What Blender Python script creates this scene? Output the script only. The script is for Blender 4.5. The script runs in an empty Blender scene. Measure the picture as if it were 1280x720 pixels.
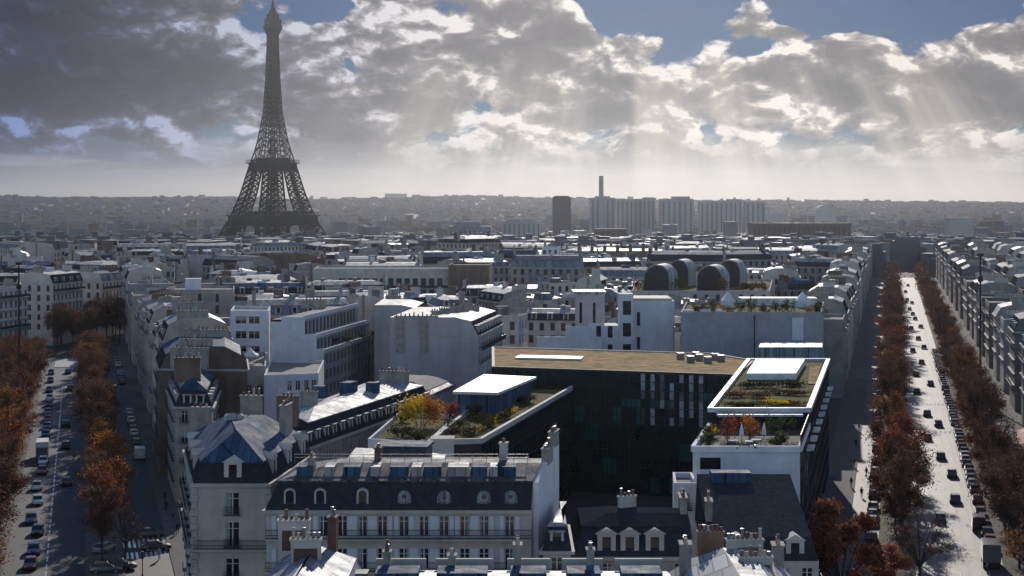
import bpy, math, random
from mathutils import Vector, noise as mnoise

# ------------------------------------------------------------------ camera, world, sun, exposure
SC = bpy.context.scene
COL = SC.collection
R = math.radians
F, HY, CZ = 2180.0, 250.0, 50.0          # focal length and horizon row in photo pixels, eye height
SUN_AZ, SUN_EL = R(3.5), R(20.0)

cam_d = bpy.data.cameras.new("camera")
cam = bpy.data.objects.new("camera", cam_d)
COL.objects.link(cam)
cam.location = (0, 0, CZ)
cam.rotation_euler = (R(90), 0, 0)
cam_d.sensor_width = 36.0
cam_d.lens = F / 1280.0 * 36.0
cam_d.shift_y = -110.0 / 1280.0
cam_d.clip_start = 1.0
cam_d.clip_end = 60000.0
SC.camera = cam

SC.view_settings.view_transform = 'Standard'
SC.view_settings.look = 'None'
SC.view_settings.exposure = 0.2
SC.view_settings.gamma = 1.0
SC.view_settings.use_curve_mapping = False
SC.cycles.use_denoising = True
SC.cycles.max_bounces = 5
SC.cycles.diffuse_bounces = 2
SC.cycles.glossy_bounces = 3
SC.cycles.transmission_bounces = 2
SC.cycles.volume_bounces = 0
SC.cycles.sample_clamp_indirect = 4.0
SC.cycles.sample_clamp_direct = 12.0

S = Vector((math.sin(SUN_AZ) * math.cos(SUN_EL), math.cos(SUN_AZ) * math.cos(SUN_EL), math.sin(SUN_EL)))
sun_d = bpy.data.lights.new("sun", 'SUN')
sun_d.energy = 3.0
sun_d.angle = R(0.5)
sun_d.color = (1.0, 0.92, 0.82)
sun = bpy.data.objects.new("sun", sun_d)
COL.objects.link(sun)
sun.rotation_euler = S.to_track_quat('Z', 'Y').to_euler()
sun.location = (0, 0, 600)

W = bpy.data.worlds.new("World")
SC.world = W
W.use_nodes = True
WN, WL = W.node_tree.nodes, W.node_tree.links
WN.clear()


def wm(op, a, b=None, c=None, clamp=False):
    n = WN.new('ShaderNodeMath'); n.operation = op; n.use_clamp = clamp
    for i, v in enumerate((a, b, c)):
        if v is None: continue
        if isinstance(v, (int, float)): n.inputs[i].default_value = v
        else: WL.new(v, n.inputs[i])
    return n.outputs[0]


def wmap(v, a, b, c=0.0, d=1.0, kind='SMOOTHSTEP'):
    n = WN.new('ShaderNodeMapRange'); n.interpolation_type = kind
    WL.new(v, n.inputs[0])
    for i, x in enumerate((a, b, c, d)): n.inputs[i + 1].default_value = x
    return n.outputs[0]


def wvm(op, a, b):
    n = WN.new('ShaderNodeVectorMath'); n.operation = op
    for i, v in enumerate((a, b)):
        if v is None: continue
        if isinstance(v, tuple): n.inputs[i].default_value = v
        else: WL.new(v, n.inputs[i])
    return n


def wmix(f, a, b, mode='MIX'):
    n = WN.new('ShaderNodeMix'); n.data_type = 'RGBA'; n.blend_type = mode
    for s, v in ((0, f), (6, a), (7, b)):
        if isinstance(v, (int, float)): n.inputs[s].default_value = v
        elif isinstance(v, tuple): n.inputs[s].default_value = v if len(v) == 4 else (*v, 1)
        else: WL.new(v, n.inputs[s])
    return n.outputs[2]


def wramp(v, stops):
    n = WN.new('ShaderNodeValToRGB')
    e = n.color_ramp.elements
    while len(e) < len(stops): e.new(0.5)
    for x, (p, c) in zip(e, stops):
        x.position = p; x.color = (*c, 1)
    WL.new(v, n.inputs[0])
    return n.outputs[0]


def wnoise(vec, scale, detail, rough, dist=0.0):
    n = WN.new('ShaderNodeTexNoise'); n.noise_dimensions = '3D'
    n.inputs['Scale'].default_value = scale; n.inputs['Detail'].default_value = detail
    n.inputs['Roughness'].default_value = rough; n.inputs['Distortion'].default_value = dist
    WL.new(vec, n.inputs['Vector'])
    return n


def build_sky():
    tc = WN.new('ShaderNodeTexCoord')
    sep = WN.new('ShaderNodeSeparateXYZ'); WL.new(tc.outputs['Generated'], sep.inputs[0])
    x, y, z = sep.outputs
    az = wm('ARCTAN2', x, y)
    el = wm('ARCSINE', z)
    U = wm('MULTIPLY', az, 21.8)
    V = wm('MULTIPLY', el, 21.8)
    comb = WN.new('ShaderNodeCombineXYZ'); WL.new(U, comb.inputs[0]); WL.new(V, comb.inputs[1])
    P = comb.outputs[0]
    sq = wvm('MULTIPLY', P, (0.75, 1.25, 1.0)).outputs[0]
    warp = wnoise(sq, 1.1, 3, 0.5)
    wv = wvm('SUBTRACT', warp.outputs['Color'], (0.5, 0.5, 0.5)).outputs[0]
    wv = wvm('MULTIPLY', wv, (0.6, 0.45, 0.4)).outputs[0]
    Pw = wvm('ADD', sq, wv).outputs[0]
    big = wnoise(Pw, 0.75, 2, 0.5).outputs[0]
    f1 = wnoise(Pw, 1.5, 10, 0.58).outputs[0]
    Pu = wvm('ADD', Pw, (0.03, 0.16, 0.02)).outputs[0]
    f2 = wnoise(Pu, 1.5, 8, 0.56).outputs[0]
    Pb = wvm('ADD', P, wvm('MULTIPLY', wv, (0.8, 0.8, 0)).outputs[0]).outputs[0]
    # cloud masses and clear gaps: centre, radii (photo pixels), weight
    blobs = [(50, 12, 170, 44, .75), (100, 100, 230, 56, 1.0), (200, 45, 70, 30, -.10), (440, 135, 170, 45, .45),
             (110, 140, 150, 22, .45), (690, 55, 55, 52, .55), (600, 50, 130, 75, .30), (730, 138, 80, 30, .42), (860, 115, 130, 55, .30),
             (1150, 128, 190, 40, .62), (1120, 80, 190, 32, .34), (1240, 100, 90, 60, .3), (270, 20, 35, 22, .35), (360, 70, 60, 40, .1),
             (830, 5, 120, 42, -.95), (1080, 8, 260, 46, -1.0), (955, 66, 60, 18, -.45), (405, 2, 55, 22, -.75), (20, 62, 60, 10, -.25), (760, 22, 40, 20, -.5),
             (930, 15, 60, 30, .55), (985, 45, 30, 14, .5)]
    D = wm('MULTIPLY_ADD', f1, 1.9, -0.95 + 0.14)
    D = wm('ADD', D, wm('MULTIPLY_ADD', big, 0.7, -0.35))
    for (cx, cy, rx, ry, w) in blobs:
        cu = math.atan((cx - 640) / F) * 21.8; cv = (HY - cy) / 100.0
        d = wvm('SUBTRACT', Pb, (cu, cv, 0)).outputs[0]
        d = wvm('MULTIPLY', d, (100.0 / rx, 100.0 / ry, 0)).outputs[0]
        ln = WN.new('ShaderNodeVectorMath'); ln.operation = 'LENGTH'; WL.new(d, ln.inputs[0])
        D = wm('ADD', D, wmap(ln.outputs['Value'], 1.25, 0.1, 0.0, w))
    cover = wmap(D, -0.10, 0.06)
    thick = wmap(D, -0.1, 1.05, kind='LINEAR')
    relief = wm('MULTIPLY', wm('SUBTRACT', f1, f2), 4.2)
    t2 = wm('SUBTRACT', thick, relief, clamp=True)
    ccol = wramp(t2, [(0.0, (0.95, 0.92, 0.88)), (0.12, (0.50, 0.48, 0.465)), (0.28, (0.20, 0.193, 0.205)), (0.52, (0.085, 0.085, 0.103)), (1.0, (0.04, 0.043, 0.058))])
    side = wmap(U, -7.0, 1.5, 0.0, 1.0)
    tint = wmix(side, (0.14, 0.24, 0.54), (1.0, 0.96, 0.935))
    tint = wmix(wmap(wm('ABSOLUTE', U), 10.0, 18.0), tint, (1.15, 1.1, 1.05))  # unseen clouds beside and behind the view brightened to add fill
    ccol = wmix(1.0, ccol, tint, 'MULTIPLY')
    ccol = wmix(wm('MULTIPLY', side, 0.15), ccol, (0.60, 0.565, 0.545))
    # smooth stratus band under the cumulus, then the bright strip over the horizon
    veilcol = wmix(side, (0.030, 0.052, 0.118), (0.25, 0.228, 0.21))
    strat = wnoise(wvm('MULTIPLY', P, (0.25, 2.4, 1.0)).outputs[0], 1.5, 4, 0.55).outputs[0]
    veilcol = wmix(wmap(strat, 0.50, 0.66, 0.0, 0.8), veilcol, wmix(side, (0.19, 0.215, 0.28), (0.46, 0.425, 0.39)))
    horizon = wmix(side, (0.25, 0.25, 0.265), (0.54, 0.475, 0.40))
    low = wmix(wmap(V, 0.50, 0.06), veilcol, horizon)
    # light shafts fanning out from the hidden sun
    su, sv = math.atan(math.tan(R(4.0))) * 21.8, math.degrees(SUN_EL) * 0.38
    ang = wm('ARCTAN2', wm('SUBTRACT', U, su), wm('SUBTRACT', sv, V))
    n1 = WN.new('ShaderNodeTexNoise'); n1.noise_dimensions = '1D'; n1.inputs['Scale'].default_value = 9.0; n1.inputs['Detail'].default_value = 3
    WL.new(ang, n1.inputs['W'])
    shaft = wm('MULTIPLY', wmap(n1.outputs[0], 0.36, 0.70, 0.0, 0.55), wm('MULTIPLY', wmap(V, 2.1, 1.0), wmap(U, -3.0, 0.5)))
    Vn = wm('ADD', V, wm('MULTIPLY_ADD', f1, 0.9, -0.45))
    lowf = wmap(Vn, 0.85, 0.40)
    ccol = wmix(lowf, ccol, low)
    ccol = wmix(shaft, ccol, (0.66, 0.585, 0.50))
    cover = wm('MAXIMUM', cover, lowf)
    # the cloud deck lies ahead; overhead and behind the sky is mostly clear
    cover = wm('MULTIPLY', cover, wm('MULTIPLY_ADD', wm('MULTIPLY', wmap(wm('ABSOLUTE', U), 20.0, 10.0), wmap(V, 9.0, 4.0)), .71, .29))
    sky = WN.new('ShaderNodeTexSky'); sky.sky_type = 'NISHITA'; sky.sun_disc = False
    sky.sun_elevation = SUN_EL; sky.sun_rotation = SUN_AZ
    sky.air_density = 0.8; sky.dust_density = 0.0; sky.ozone_density = 2.0
    hs = WN.new('ShaderNodeHueSaturation'); hs.inputs['Saturation'].default_value = 1.25
    WL.new(sky.outputs[0], hs.inputs['Color'])
    skc = wmix(1.0, hs.outputs[0], (0.92, 0.94, 1.0), 'MULTIPLY')
    front = wm('MULTIPLY', wmap(wm('ABSOLUTE', U), 16.0, 8.0), wmap(V, 8.0, 4.0))
    skc = wmix(front, skc, wmix(1.0, skc, (0.058, 0.095, 0.15), 'MULTIPLY'))
    b1 = WN.new('ShaderNodeBackground'); b1.inputs['Strength'].default_value = 0.12; WL.new(skc, b1.inputs[0])
    b2 = WN.new('ShaderNodeBackground'); b2.inputs['Strength'].default_value = 0.84; WL.new(ccol, b2.inputs[0])
    mx = WN.new('ShaderNodeMixShader')
    WL.new(cover, mx.inputs[0]); WL.new(b1.outputs[0], mx.inputs[1]); WL.new(b2.outputs[0], mx.inputs[2])
    out = WN.new('ShaderNodeOutputWorld'); WL.new(mx.outputs[0], out.inputs[0])


build_sky()
RNG = random.Random(7)


def at(px, py, z):
    """Ground-plan point of photo pixel (px, py) on the level z."""
    Y = F * (CZ - z) / (py - HY)
    return ((px - 640) * Y / F, Y)


def xw(px, Y): return (px - 640) * Y / F
def zat(py, Y): return CZ - (py - HY) * Y / F
def pix(x, y, z): return (640 + F * x / y, HY + F * (CZ - z) / y)


# ------------------------------------------------------------------ materials
MATS = {}


def mat(name, col, rough=0.7, metal=0.0, var=0.25, vscale=0.35, bump=0.0, bscale=3.0, spec=0.5, rand=0.0, seam=None, col2=None, streak=0.0, transl=0.0, coat=0.0):
    """Principled material with noise-driven colour variation, optional standing seams, rain streaks and translucency."""
    m = bpy.data.materials.new(name); m.use_nodes = True
    n, l = m.node_tree.nodes, m.node_tree.links
    b = n['Principled BSDF']
    b.inputs['Roughness'].default_value = rough
    b.inputs['Metallic'].default_value = metal
    b.inputs['Specular IOR Level'].default_value = spec
    if coat: b.inputs['Coat Weight'].default_value = coat
    geo = n.new('ShaderNodeNewGeometry')
    nz = n.new('ShaderNodeTexNoise'); nz.inputs['Scale'].default_value = vscale; nz.inputs['Detail'].default_value = 6
    nz.inputs['Roughness'].default_value = 0.65
    l.new(geo.outputs['Position'], nz.inputs['Vector'])
    c2 = col2 if col2 else tuple(c * (1 - var) for c in col)
    c1 = tuple(min(1, c * (1 + var * 0.5)) for c in col)
    rp = n.new('ShaderNodeValToRGB')
    rp.color_ramp.elements[0].position = 0.32; rp.color_ramp.elements[0].color = (*c2, 1)
    rp.color_ramp.elements[1].position = 0.68; rp.color_ramp.elements[1].color = (*c1, 1)
    l.new(nz.outputs[0], rp.inputs[0])
    c = rp.outputs[0]
    if streak:
        mp = n.new('ShaderNodeMapping'); mp.inputs['Scale'].default_value = (.8, .8, 0.07)
        l.new(geo.outputs['Position'], mp.inputs[0])
        n2 = n.new('ShaderNodeTexNoise'); n2.inputs['Scale'].default_value = 1.0; n2.inputs['Detail'].default_value = 5
        l.new(mp.outputs[0], n2.inputs['Vector'])
        mr = n.new('ShaderNodeMapRange'); mr.inputs[1].default_value = 0.45; mr.inputs[2].default_value = 0.75
        mr.inputs[3].default_value = 1.0; mr.inputs[4].default_value = 1.0 - streak
        l.new(n2.outputs[0], mr.inputs[0])
        mm = n.new('ShaderNodeMix'); mm.data_type = 'RGBA'; mm.blend_type = 'MULTIPLY'; mm.inputs[0].default_value = 1
        l.new(c, mm.inputs[6]); l.new(mr.outputs[0], mm.inputs[7]); c = mm.outputs[2]
    if rand:
        oi = n.new('ShaderNodeObjectInfo')
        mr = n.new('ShaderNodeMapRange'); mr.inputs[3].default_value = 1 - rand; mr.inputs[4].default_value = 1 + rand
        l.new(oi.outputs['Random'], mr.inputs[0])
        mm = n.new('ShaderNodeMix'); mm.data_type = 'RGBA'; mm.blend_type = 'MULTIPLY'; mm.inputs[0].default_value = 1
        l.new(c, mm.inputs[6]); l.new(mr.outputs[0], mm.inputs[7]); c = mm.outputs[2]
    l.new(c, b.inputs['Base Color'])
    h = None
    if bump:
        nb = n.new('ShaderNodeTexNoise'); nb.inputs['Scale'].default_value = bscale; nb.inputs['Detail'].default_value = 4
        l.new(geo.outputs['Position'], nb.inputs['Vector'])
        h = nb.outputs[0]
        bp = n.new('ShaderNodeBump'); bp.inputs['Strength'].default_value = bump; bp.inputs['Distance'].default_value = 0.1
        l.new(h, bp.inputs['Height']); l.new(bp.outputs[0], b.inputs['Normal'])
    if seam:
        # standing seams: one raised line every `seam` metres in plan, and sheet-to-sheet tone changes
        mp = n.new('ShaderNodeMapping'); mp.inputs['Rotation'].default_value = (0, 0, R(14)); mp.inputs['Scale'].default_value = (1 / seam, 1 / (seam * 4.2), 1)
        l.new(geo.outputs['Position'], mp.inputs[0])
        br = n.new('ShaderNodeTexBrick'); br.inputs['Scale'].default_value = 1.0
        br.inputs['Brick Width'].default_value = 1.0; br.inputs['Row Height'].default_value = 1.0; br.inputs['Mortar Size'].default_value = 0.05
        br.inputs['Color1'].default_value = (0.58, 0.58, 0.59, 1); br.inputs['Color2'].default_value = (1.1, 1.1, 1.1, 1); br.inputs['Mortar'].default_value = (0.3, 0.3, 0.3, 1)
        l.new(mp.outputs[0], br.inputs['Vector'])
        mm = n.new('ShaderNodeMix'); mm.data_type = 'RGBA'; mm.blend_type = 'MULTIPLY'; mm.inputs[0].default_value = 1
        l.new(c, mm.inputs[6]); l.new(br.outputs[0], mm.inputs[7]); l.new(mm.outputs[2], b.inputs['Base Color'])
        ro = n.new('ShaderNodeMapRange'); ro.inputs[1].default_value = 0.3; ro.inputs[2].default_value = 0.7
        ro.inputs[3].default_value = rough - 0.1; ro.inputs[4].default_value = rough + 0.14
        l.new(nz.outputs[0], ro.inputs[0]); l.new(ro.outputs[0], b.inputs['Roughness'])
    if transl:
        tr = n.new('ShaderNodeBsdfTranslucent'); l.new(c, tr.inputs[0])
        ms = n.new('ShaderNodeMixShader'); ms.inputs[0].default_value = transl
        l.new(b.outputs[0], ms.inputs[1]); l.new(tr.outputs[0], ms.inputs[2])
        l.new(ms.outputs[0], n['Material Output'].inputs[0])
    MATS[name] = m
    return m


mat('stone_cream', (.46, .40, .33), .9, spec=.2, var=.3, streak=.16, bump=.15, rand=.12)
mat('stone_grey', (.35, .33, .32), .9, spec=.2, var=.3, streak=.16, bump=.15, rand=.12)
mat('stone_pale', (.62, .56, .49), .9, spec=.2, var=.22, streak=.15, bump=.15, rand=.08)
mat('render_white', (.74, .74, .74), .85, spec=.2, var=.14, streak=.1, rand=.06)
mat('render_grey', (.43, .42, .42), .9, spec=.2, var=.18, streak=.12, rand=.08)
mat('brick_brown', (.20, .135, .095), .9, var=.3, streak=.3, rand=.15)
mat('party_wall', (.50, .455, .445), .9, spec=.2, var=.2, streak=.14, vscale=.12)
mat('trim_stone', (.50, .46, .40), .8, var=.25, streak=.15)
mat('stone_dark', (.20, .185, .165), .9, spec=.15, var=.35, streak=.2, rand=.15)
mat('slate', (.040, .045, .056), .85, spec=0.0, var=.35, vscale=1.5, bump=.3, bscale=5)
mat('zinc', (.25, .28, .32), .6, metal=.25, spec=.3, var=.25, vscale=.5, seam=.75, bump=.12, bscale=1.2, rand=.15)
mat('zinc_blue', (.062, .115, .19), .75, metal=0, spec=.08, var=.25, vscale=.6, seam=.8, bump=.1, bscale=1.5)
mat('zinc_pale', (.42, .42, .415), .66, metal=.1, spec=.28, var=.2, vscale=.5, seam=1.1, bump=.1, bscale=1.2, rand=.1)
mat('roof_gravel', (.24, .22, .20), .9, spec=.25, var=.35, vscale=.8, bump=.3, rand=.2)
mat('roof_membrane', (.66, .655, .63), .55, spec=.4, var=.4, vscale=.4, rand=.1)
mat('roof_dark', (.07, .07, .075), .6, var=.4, vscale=.7)
mat('glass', (.012, .015, .02), .12, var=.3, spec=.6)
mat('glass_far', (.018, .02, .025), .3, var=.5, vscale=.8)
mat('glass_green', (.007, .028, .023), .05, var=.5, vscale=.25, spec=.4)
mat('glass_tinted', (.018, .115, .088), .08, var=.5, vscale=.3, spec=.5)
mat('pane_reflection', (.44, .48, .46), .25, var=.5, vscale=.9)  # pale reflections painted as pane colour on the office glass
mat('pane_reflection_dim', (.16, .19, .18), .2, var=.5, vscale=.9)
mat('zinc_dark', (.11, .125, .15), .76, metal=.1, spec=.25, var=.3, vscale=.5, seam=.75, rand=.2)
mat('metal_dark', (.022, .022, .025), .5, metal=.4, var=.3)
mat('metal_grey', (.22, .22, .23), .45, metal=.7, var=.25)
mat('frame_white', (.68, .67, .64), .6, var=.1)
mat('curtain', (.34, .33, .31), .5, var=.3, vscale=2)
mat('shutter', (.66, .66, .67), .6, var=.12)
mat('brick_red', (.15, .07, .048), .9, var=.3, vscale=2)
mat('pot', (.22, .11, .07), .85, var=.35, vscale=2, rand=.2)
mat('pot_pale', (.55, .45, .36), .85, var=.3, vscale=2)
mat('chimney_render', (.38, .34, .29), .9, var=.35, streak=.3, vscale=1.0)
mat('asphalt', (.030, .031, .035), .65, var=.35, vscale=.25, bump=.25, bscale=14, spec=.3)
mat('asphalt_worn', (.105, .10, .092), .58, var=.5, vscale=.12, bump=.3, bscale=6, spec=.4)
mat('asphalt_track', (.075, .072, .068), .60, var=.5, vscale=.2, bump=.3, bscale=6, spec=.42)
mat('pavement', (.11, .106, .10), .9, spec=.2, var=.25, vscale=.4, bump=.2, bscale=8)
mat('sand_path', (.16, .14, .11), .95, spec=.15, var=.25, vscale=.5)
mat('kerb', (.28, .27, .255), .7, var=.2)
mat('paint_white', (.74, .74, .72), .6, var=.2, vscale=1.2)
mat('ground_city', (.06, .058, .056), .9, var=.35, vscale=.02)
mat('sedum', (.46, .27, .11), .95, spec=.05, var=.5, vscale=.5, bump=.6, col2=(.11, .10, .04))
mat('sedum_green', (.14, .12, .035), .95, spec=.05, var=.5, vscale=.45, bump=.8, col2=(.03, .04, .012))
mat('deck', (.12, .09, .07), .9, spec=.2, var=.3, vscale=1)
mat('bark', (.055, .045, .038), .9, var=.35, vscale=2)
LEAF = {}
for nm, c in (('rust', (.140, .062, .038)), ('russet', (.19, .066, .034)), ('brown', (.105, .060, .042)), ('orange', (.58, .21, .03)), ('gold', (.30, .135, .032)),
              ('yellow', (.75, .50, .03)), ('green', (.05, .065, .02)), ('olive', (.075, .07, .022)), ('red', (.34, .075, .025)), ('fire', (.40, .145, .075))):
    LEAF[nm] = mat('leaf_' + nm, c, .7, var=.5, vscale=.55, transl=.42, rand=.28, spec=.2)
mat('iron', (.010, .009, .010), .7, metal=.1, var=.2, vscale=.05)
mat('rubber', (.015, .015, .015), .8)
mat('light_red', (.3, .01, .01), .3)
mat('light_clear', (.6, .6, .58), .2)
for nm, c in (('black', (.012, .012, .014)), ('grey', (.10, .105, .11)), ('silver', (.38, .39, .40)), ('white', (.72, .72, .70)), ('blue', (.03, .05, .12)), ('red', (.20, .018, .015))):
    mat('paint_' + nm, c, .28, metal=.25 if nm in ('grey', 'silver') else 0, var=.05, coat=.6)
mat('awning_red', (.33, .03, .03), .8)
mat('awning_pink', (.5, .2, .18), .8)
mat('canvas', (.74, .73, .70), .8, var=.08)
mat('skin', (.35, .22, .16), .6)
mat('cloth_dark', (.02, .022, .03), .9)
mat('tower_concrete', (.46, .42, .38), .9, spec=.1, var=.2, vscale=.02)
mat('far_stone', (.17, .17, .185), .95, spec=.05, var=.25, vscale=.02)
mat('far_roof', (.12, .13, .15), .9, spec=.05, var=.4, vscale=.05)
mat('tower_recess', (.24, .22, .20), .9, spec=.1)
mat('forest', (.045, .05, .028), .95, var=.5, vscale=.05)
mat('roof_tile', (.20, .075, .05), .8, var=.3)


# ------------------------------------------------------------------ mesh helper
class MB:
    def __init__(self): self.v, self.f, self.m = [], [], []

    def poly(self, pts, mi=0):
        b = len(self.v); self.v += [tuple(p) for p in pts]
        self.f.append(tuple(range(b, b + len(pts)))); self.m.append(mi)

    def box(self, x0, y0, z0, x1, y1, z1, mi=0):
        self.prism([(x0, y0), (x1, y0), (x1, y1), (x0, y1)], z0, z1, mi)

    def prism(self, fp, z0, z1, mi=0, top=None, bottom=True):
        """Solid over a counter-clockwise plan."""
        n = len(fp); b = len(self.v)
        self.v += [(p[0], p[1], z0) for p in fp] + [(p[0], p[1], z1) for p in fp]
        for i in range(n):
            j = (i + 1) % n
            self.f.append((b + i, b + j, b + n + j, b + n + i)); self.m.append(mi)
        self.f.append(tuple(b + n + i for i in range(n))); self.m.append(mi if top is None else top)
        if bottom: self.f.append(tuple(b + n - 1 - i for i in range(n))); self.m.append(mi)

    def ring(self, a, za, b2, zb, mi=0, skip=()):
        n = len(a)
        for i in range(n):
            if i in skip: continue
            j = (i + 1) % n
            self.poly([(*a[i], za), (*a[j], za), (*b2[j], zb), (*b2[i], zb)], mi)

    def obox(self, c, ang, lx, ly, z0, z1, mi=0, top=None):
        ca, sa = math.cos(ang), math.sin(ang)
        fp = [(c[0] + ca * u - sa * w, c[1] + sa * u + ca * w) for u, w in ((-lx / 2, -ly / 2), (lx / 2, -ly / 2), (lx / 2, ly / 2), (-lx / 2, ly / 2))]
        self.prism(fp, z0, z1, mi, top)

    def cyl(self, x, y, z0, z1, r0, r1=None, n=8, mi=0):
        r1 = r0 if r1 is None else r1
        b = len(self.v)
        for r, z in ((r0, z0), (r1, z1)):
            self.v += [(x + r * math.cos(2 * math.pi * k / n), y + r * math.sin(2 * math.pi * k / n), z) for k in range(n)]
        for k in range(n):
            j = (k + 1) % n
            self.f.append((b + k, b + j, b + n + j, b + n + k)); self.m.append(mi)
        self.f.append(tuple(b + n + k for k in range(n))); self.m.append(mi)
        self.f.append(tuple(b + n - 1 - k for k in range(n))); self.m.append(mi)

    def tube(self, p, q, r0, r1=None, n=4, mi=0, caps=True):
        r1 = r0 if r1 is None else r1
        p, q = Vector(p), Vector(q); d = q - p
        if d.length < 1e-6: return
        d.normalize()
        a = d.cross(Vector((0, 0, 1)))
        if a.length < 1e-3: a = Vector((1, 0, 0))
        a.normalize(); c = d.cross(a)
        b = len(self.v)
        for o, r in ((p, r0), (q, r1)):
            for k in range(n):
                t = 2 * math.pi * (k + .5) / n
                self.v.append(tuple(o + a * (r * math.cos(t)) + c * (r * math.sin(t))))
        for k in range(n):
            j = (k + 1) % n
            self.f.append((b + k, b + n + k, b + n + j, b + j)); self.m.append(mi)
        if caps:
            self.f.append(tuple(b + k for k in range(n))); self.m.append(mi)
            self.f.append(tuple(b + n + n - 1 - k for k in range(n))); self.m.append(mi)

    def lathe(self, x, y, prof, n=10, mi=0):
        b = len(self.v)
        for r, z in prof:
            self.v += [(x + r * math.cos(2 * math.pi * k / n), y + r * math.sin(2 * math.pi * k / n), z) for k in range(n)]
        for i in range(len(prof) - 1):
            for k in range(n):
                j = (k + 1) % n
                self.f.append((b + i * n + k, b + i * n + j, b + (i + 1) * n + j, b + (i + 1) * n + k)); self.m.append(mi)
        self.f.append(tuple(b + (len(prof) - 1) * n + k for k in range(n))); self.m.append(mi)

    def mesh(self, name, mats, org=(0, 0, 0), merge=False, smooth=False):
        v, f = self.v, self.f
        if merge:
            idx, nv, mp = {}, [], []
            for p in v:
                k = (round(p[0], 3), round(p[1], 3), round(p[2], 3))
                if k not in idx: idx[k] = len(nv); nv.append(p)
                mp.append(idx[k])
            v = nv; ff, mm = [], []
            for t, mi in zip(f, self.m):
                t = [mp[i] for i in t]; u = []
                for i in t:
                    if not u or (u[-1] != i): u.append(i)
                if len(u) > 1 and u[0] == u[-1]: u.pop()
                if len(u) >= 3 and len(set(u)) == len(u): ff.append(tuple(u)); mm.append(mi)
            f, self.m = ff, mm
        me = bpy.data.meshes.new(name)
        o = org
        me.from_pydata([(p[0] - o[0], p[1] - o[1], p[2] - o[2]) for p in v], [], f)
        for x in mats: me.materials.append(MATS[x] if isinstance(x, str) else x)
        me.polygons.foreach_set('material_index', self.m)
        if smooth: me.polygons.foreach_set('use_smooth', [True] * len(me.polygons))
        me.update()
        return me

    def obj(self, name, mats, parent=None, merge=False, smooth=False, org=None):
        if isinstance(mats, str): mats = [mats]
        og = org if org is not None else (tuple(parent['_tmp']) if parent is not None and '_tmp' in parent else (0, 0, 0))
        if parent is not None and org is None: og = ORG[parent]
        o = bpy.data.objects.new(name, self.mesh(name, mats, og, merge, smooth))
        COL.objects.link(o)
        if parent is not None: o.parent = parent; ORG[o] = og
        elif org is not None: o.location = org; ORG[o] = org
        return o


ORG = {}


def thing(name, label, cat, loc=(0, 0, 0), rz=0.0, group=None):
    o = bpy.data.objects.new(name, None); COL.objects.link(o)
    o.empty_display_size = 0.5
    o.location = loc; o.rotation_euler = (0, 0, rz)
    o['label'] = label; o['category'] = cat
    if group: o['group'] = group
    ORG[o] = tuple(loc)
    return o


def tag(o, label=None, cat=None, group=None, kind=None):
    if label: o['label'] = label
    if cat: o['category'] = cat
    if group: o['group'] = group
    if kind: o['kind'] = kind
    return o


KIDS = {}


def kids(o):
    if o not in KIDS: KIDS[o] = [c for c in o.children]
    return KIDS[o]


def dup(o, loc=None, rz=None, scale=None, label=None, group=None, parent=None):
    c = o.copy(); COL.objects.link(c)
    if parent is not None: c.parent = parent
    if loc is not None: c.location = loc
    if rz is not None: c.rotation_euler = (0, 0, rz)
    if scale is not None: c.scale = scale
    if label: c['label'] = label
    if group: c['group'] = group
    for ch in kids(o): dup(ch, parent=c)
    return c


def put(name, me, parent, loc, rz=0.0, scale=None):
    """A part that shares its mesh: loc is in world coordinates."""
    o = bpy.data.objects.new(name, me); COL.objects.link(o)
    o.parent = parent
    og = ORG[parent]
    o.location = (loc[0] - og[0], loc[1] - og[1], loc[2] - og[2]); o.rotation_euler = (0, 0, rz)
    if scale: o.scale = scale
    return o


ORDS = 'first second third fourth fifth sixth seventh eighth ninth tenth eleventh twelfth thirteenth fourteenth fifteenth sixteenth seventeenth eighteenth nineteenth twentieth'.split()
def nth(i): return ORDS[i] if i < 20 else ('twenty-' + ORDS[i - 20] if i < 29 else 'thirtieth' if i == 29 else 'thirty-' + ORDS[(i - 30) % 9])


# ------------------------------------------------------------------ plan geometry
def inset(fp, d):
    """Convex counter-clockwise plan moved inward, one distance per edge."""
    n = len(fp)
    if isinstance(d, (int, float)): d = [d] * n
    L = []
    for i in range(n):
        a, b = fp[i], fp[(i + 1) % n]
        ux, uy = b[0] - a[0], b[1] - a[1]; l = math.hypot(ux, uy); ux /= l; uy /= l
        nx, ny = -uy, ux
        L.append((a[0] + nx * d[i], a[1] + ny * d[i], ux, uy))
    out = []
    for i in range(n):
        x1, y1, ux, uy = L[i - 1]; x2, y2, vx, vy = L[i]
        den = ux * vy - uy * vx
        if abs(den) < 1e-5: out.append((x2, y2)); continue
        t = ((x2 - x1) * vy - (y2 - y1) * vx) / den
        out.append((x1 + ux * t, y1 + uy * t))
    return out


def ccw(fp):
    a = sum(fp[i][0] * fp[(i + 1) % len(fp)][1] - fp[(i + 1) % len(fp)][0] * fp[i][1] for i in range(len(fp)))
    return list(fp) if a > 0 else list(reversed(fp))


def cen(fp): return (sum(p[0] for p in fp) / len(fp), sum(p[1] for p in fp) / len(fp))


def rect(c, ang, lx, ly):
    ca, sa = math.cos(ang), math.sin(ang)
    return [(c[0] + ca * u - sa * w, c[1] + sa * u + ca * w) for u, w in ((-lx / 2, -ly / 2), (lx / 2, -ly / 2), (lx / 2, ly / 2), (-lx / 2, ly / 2))]


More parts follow.
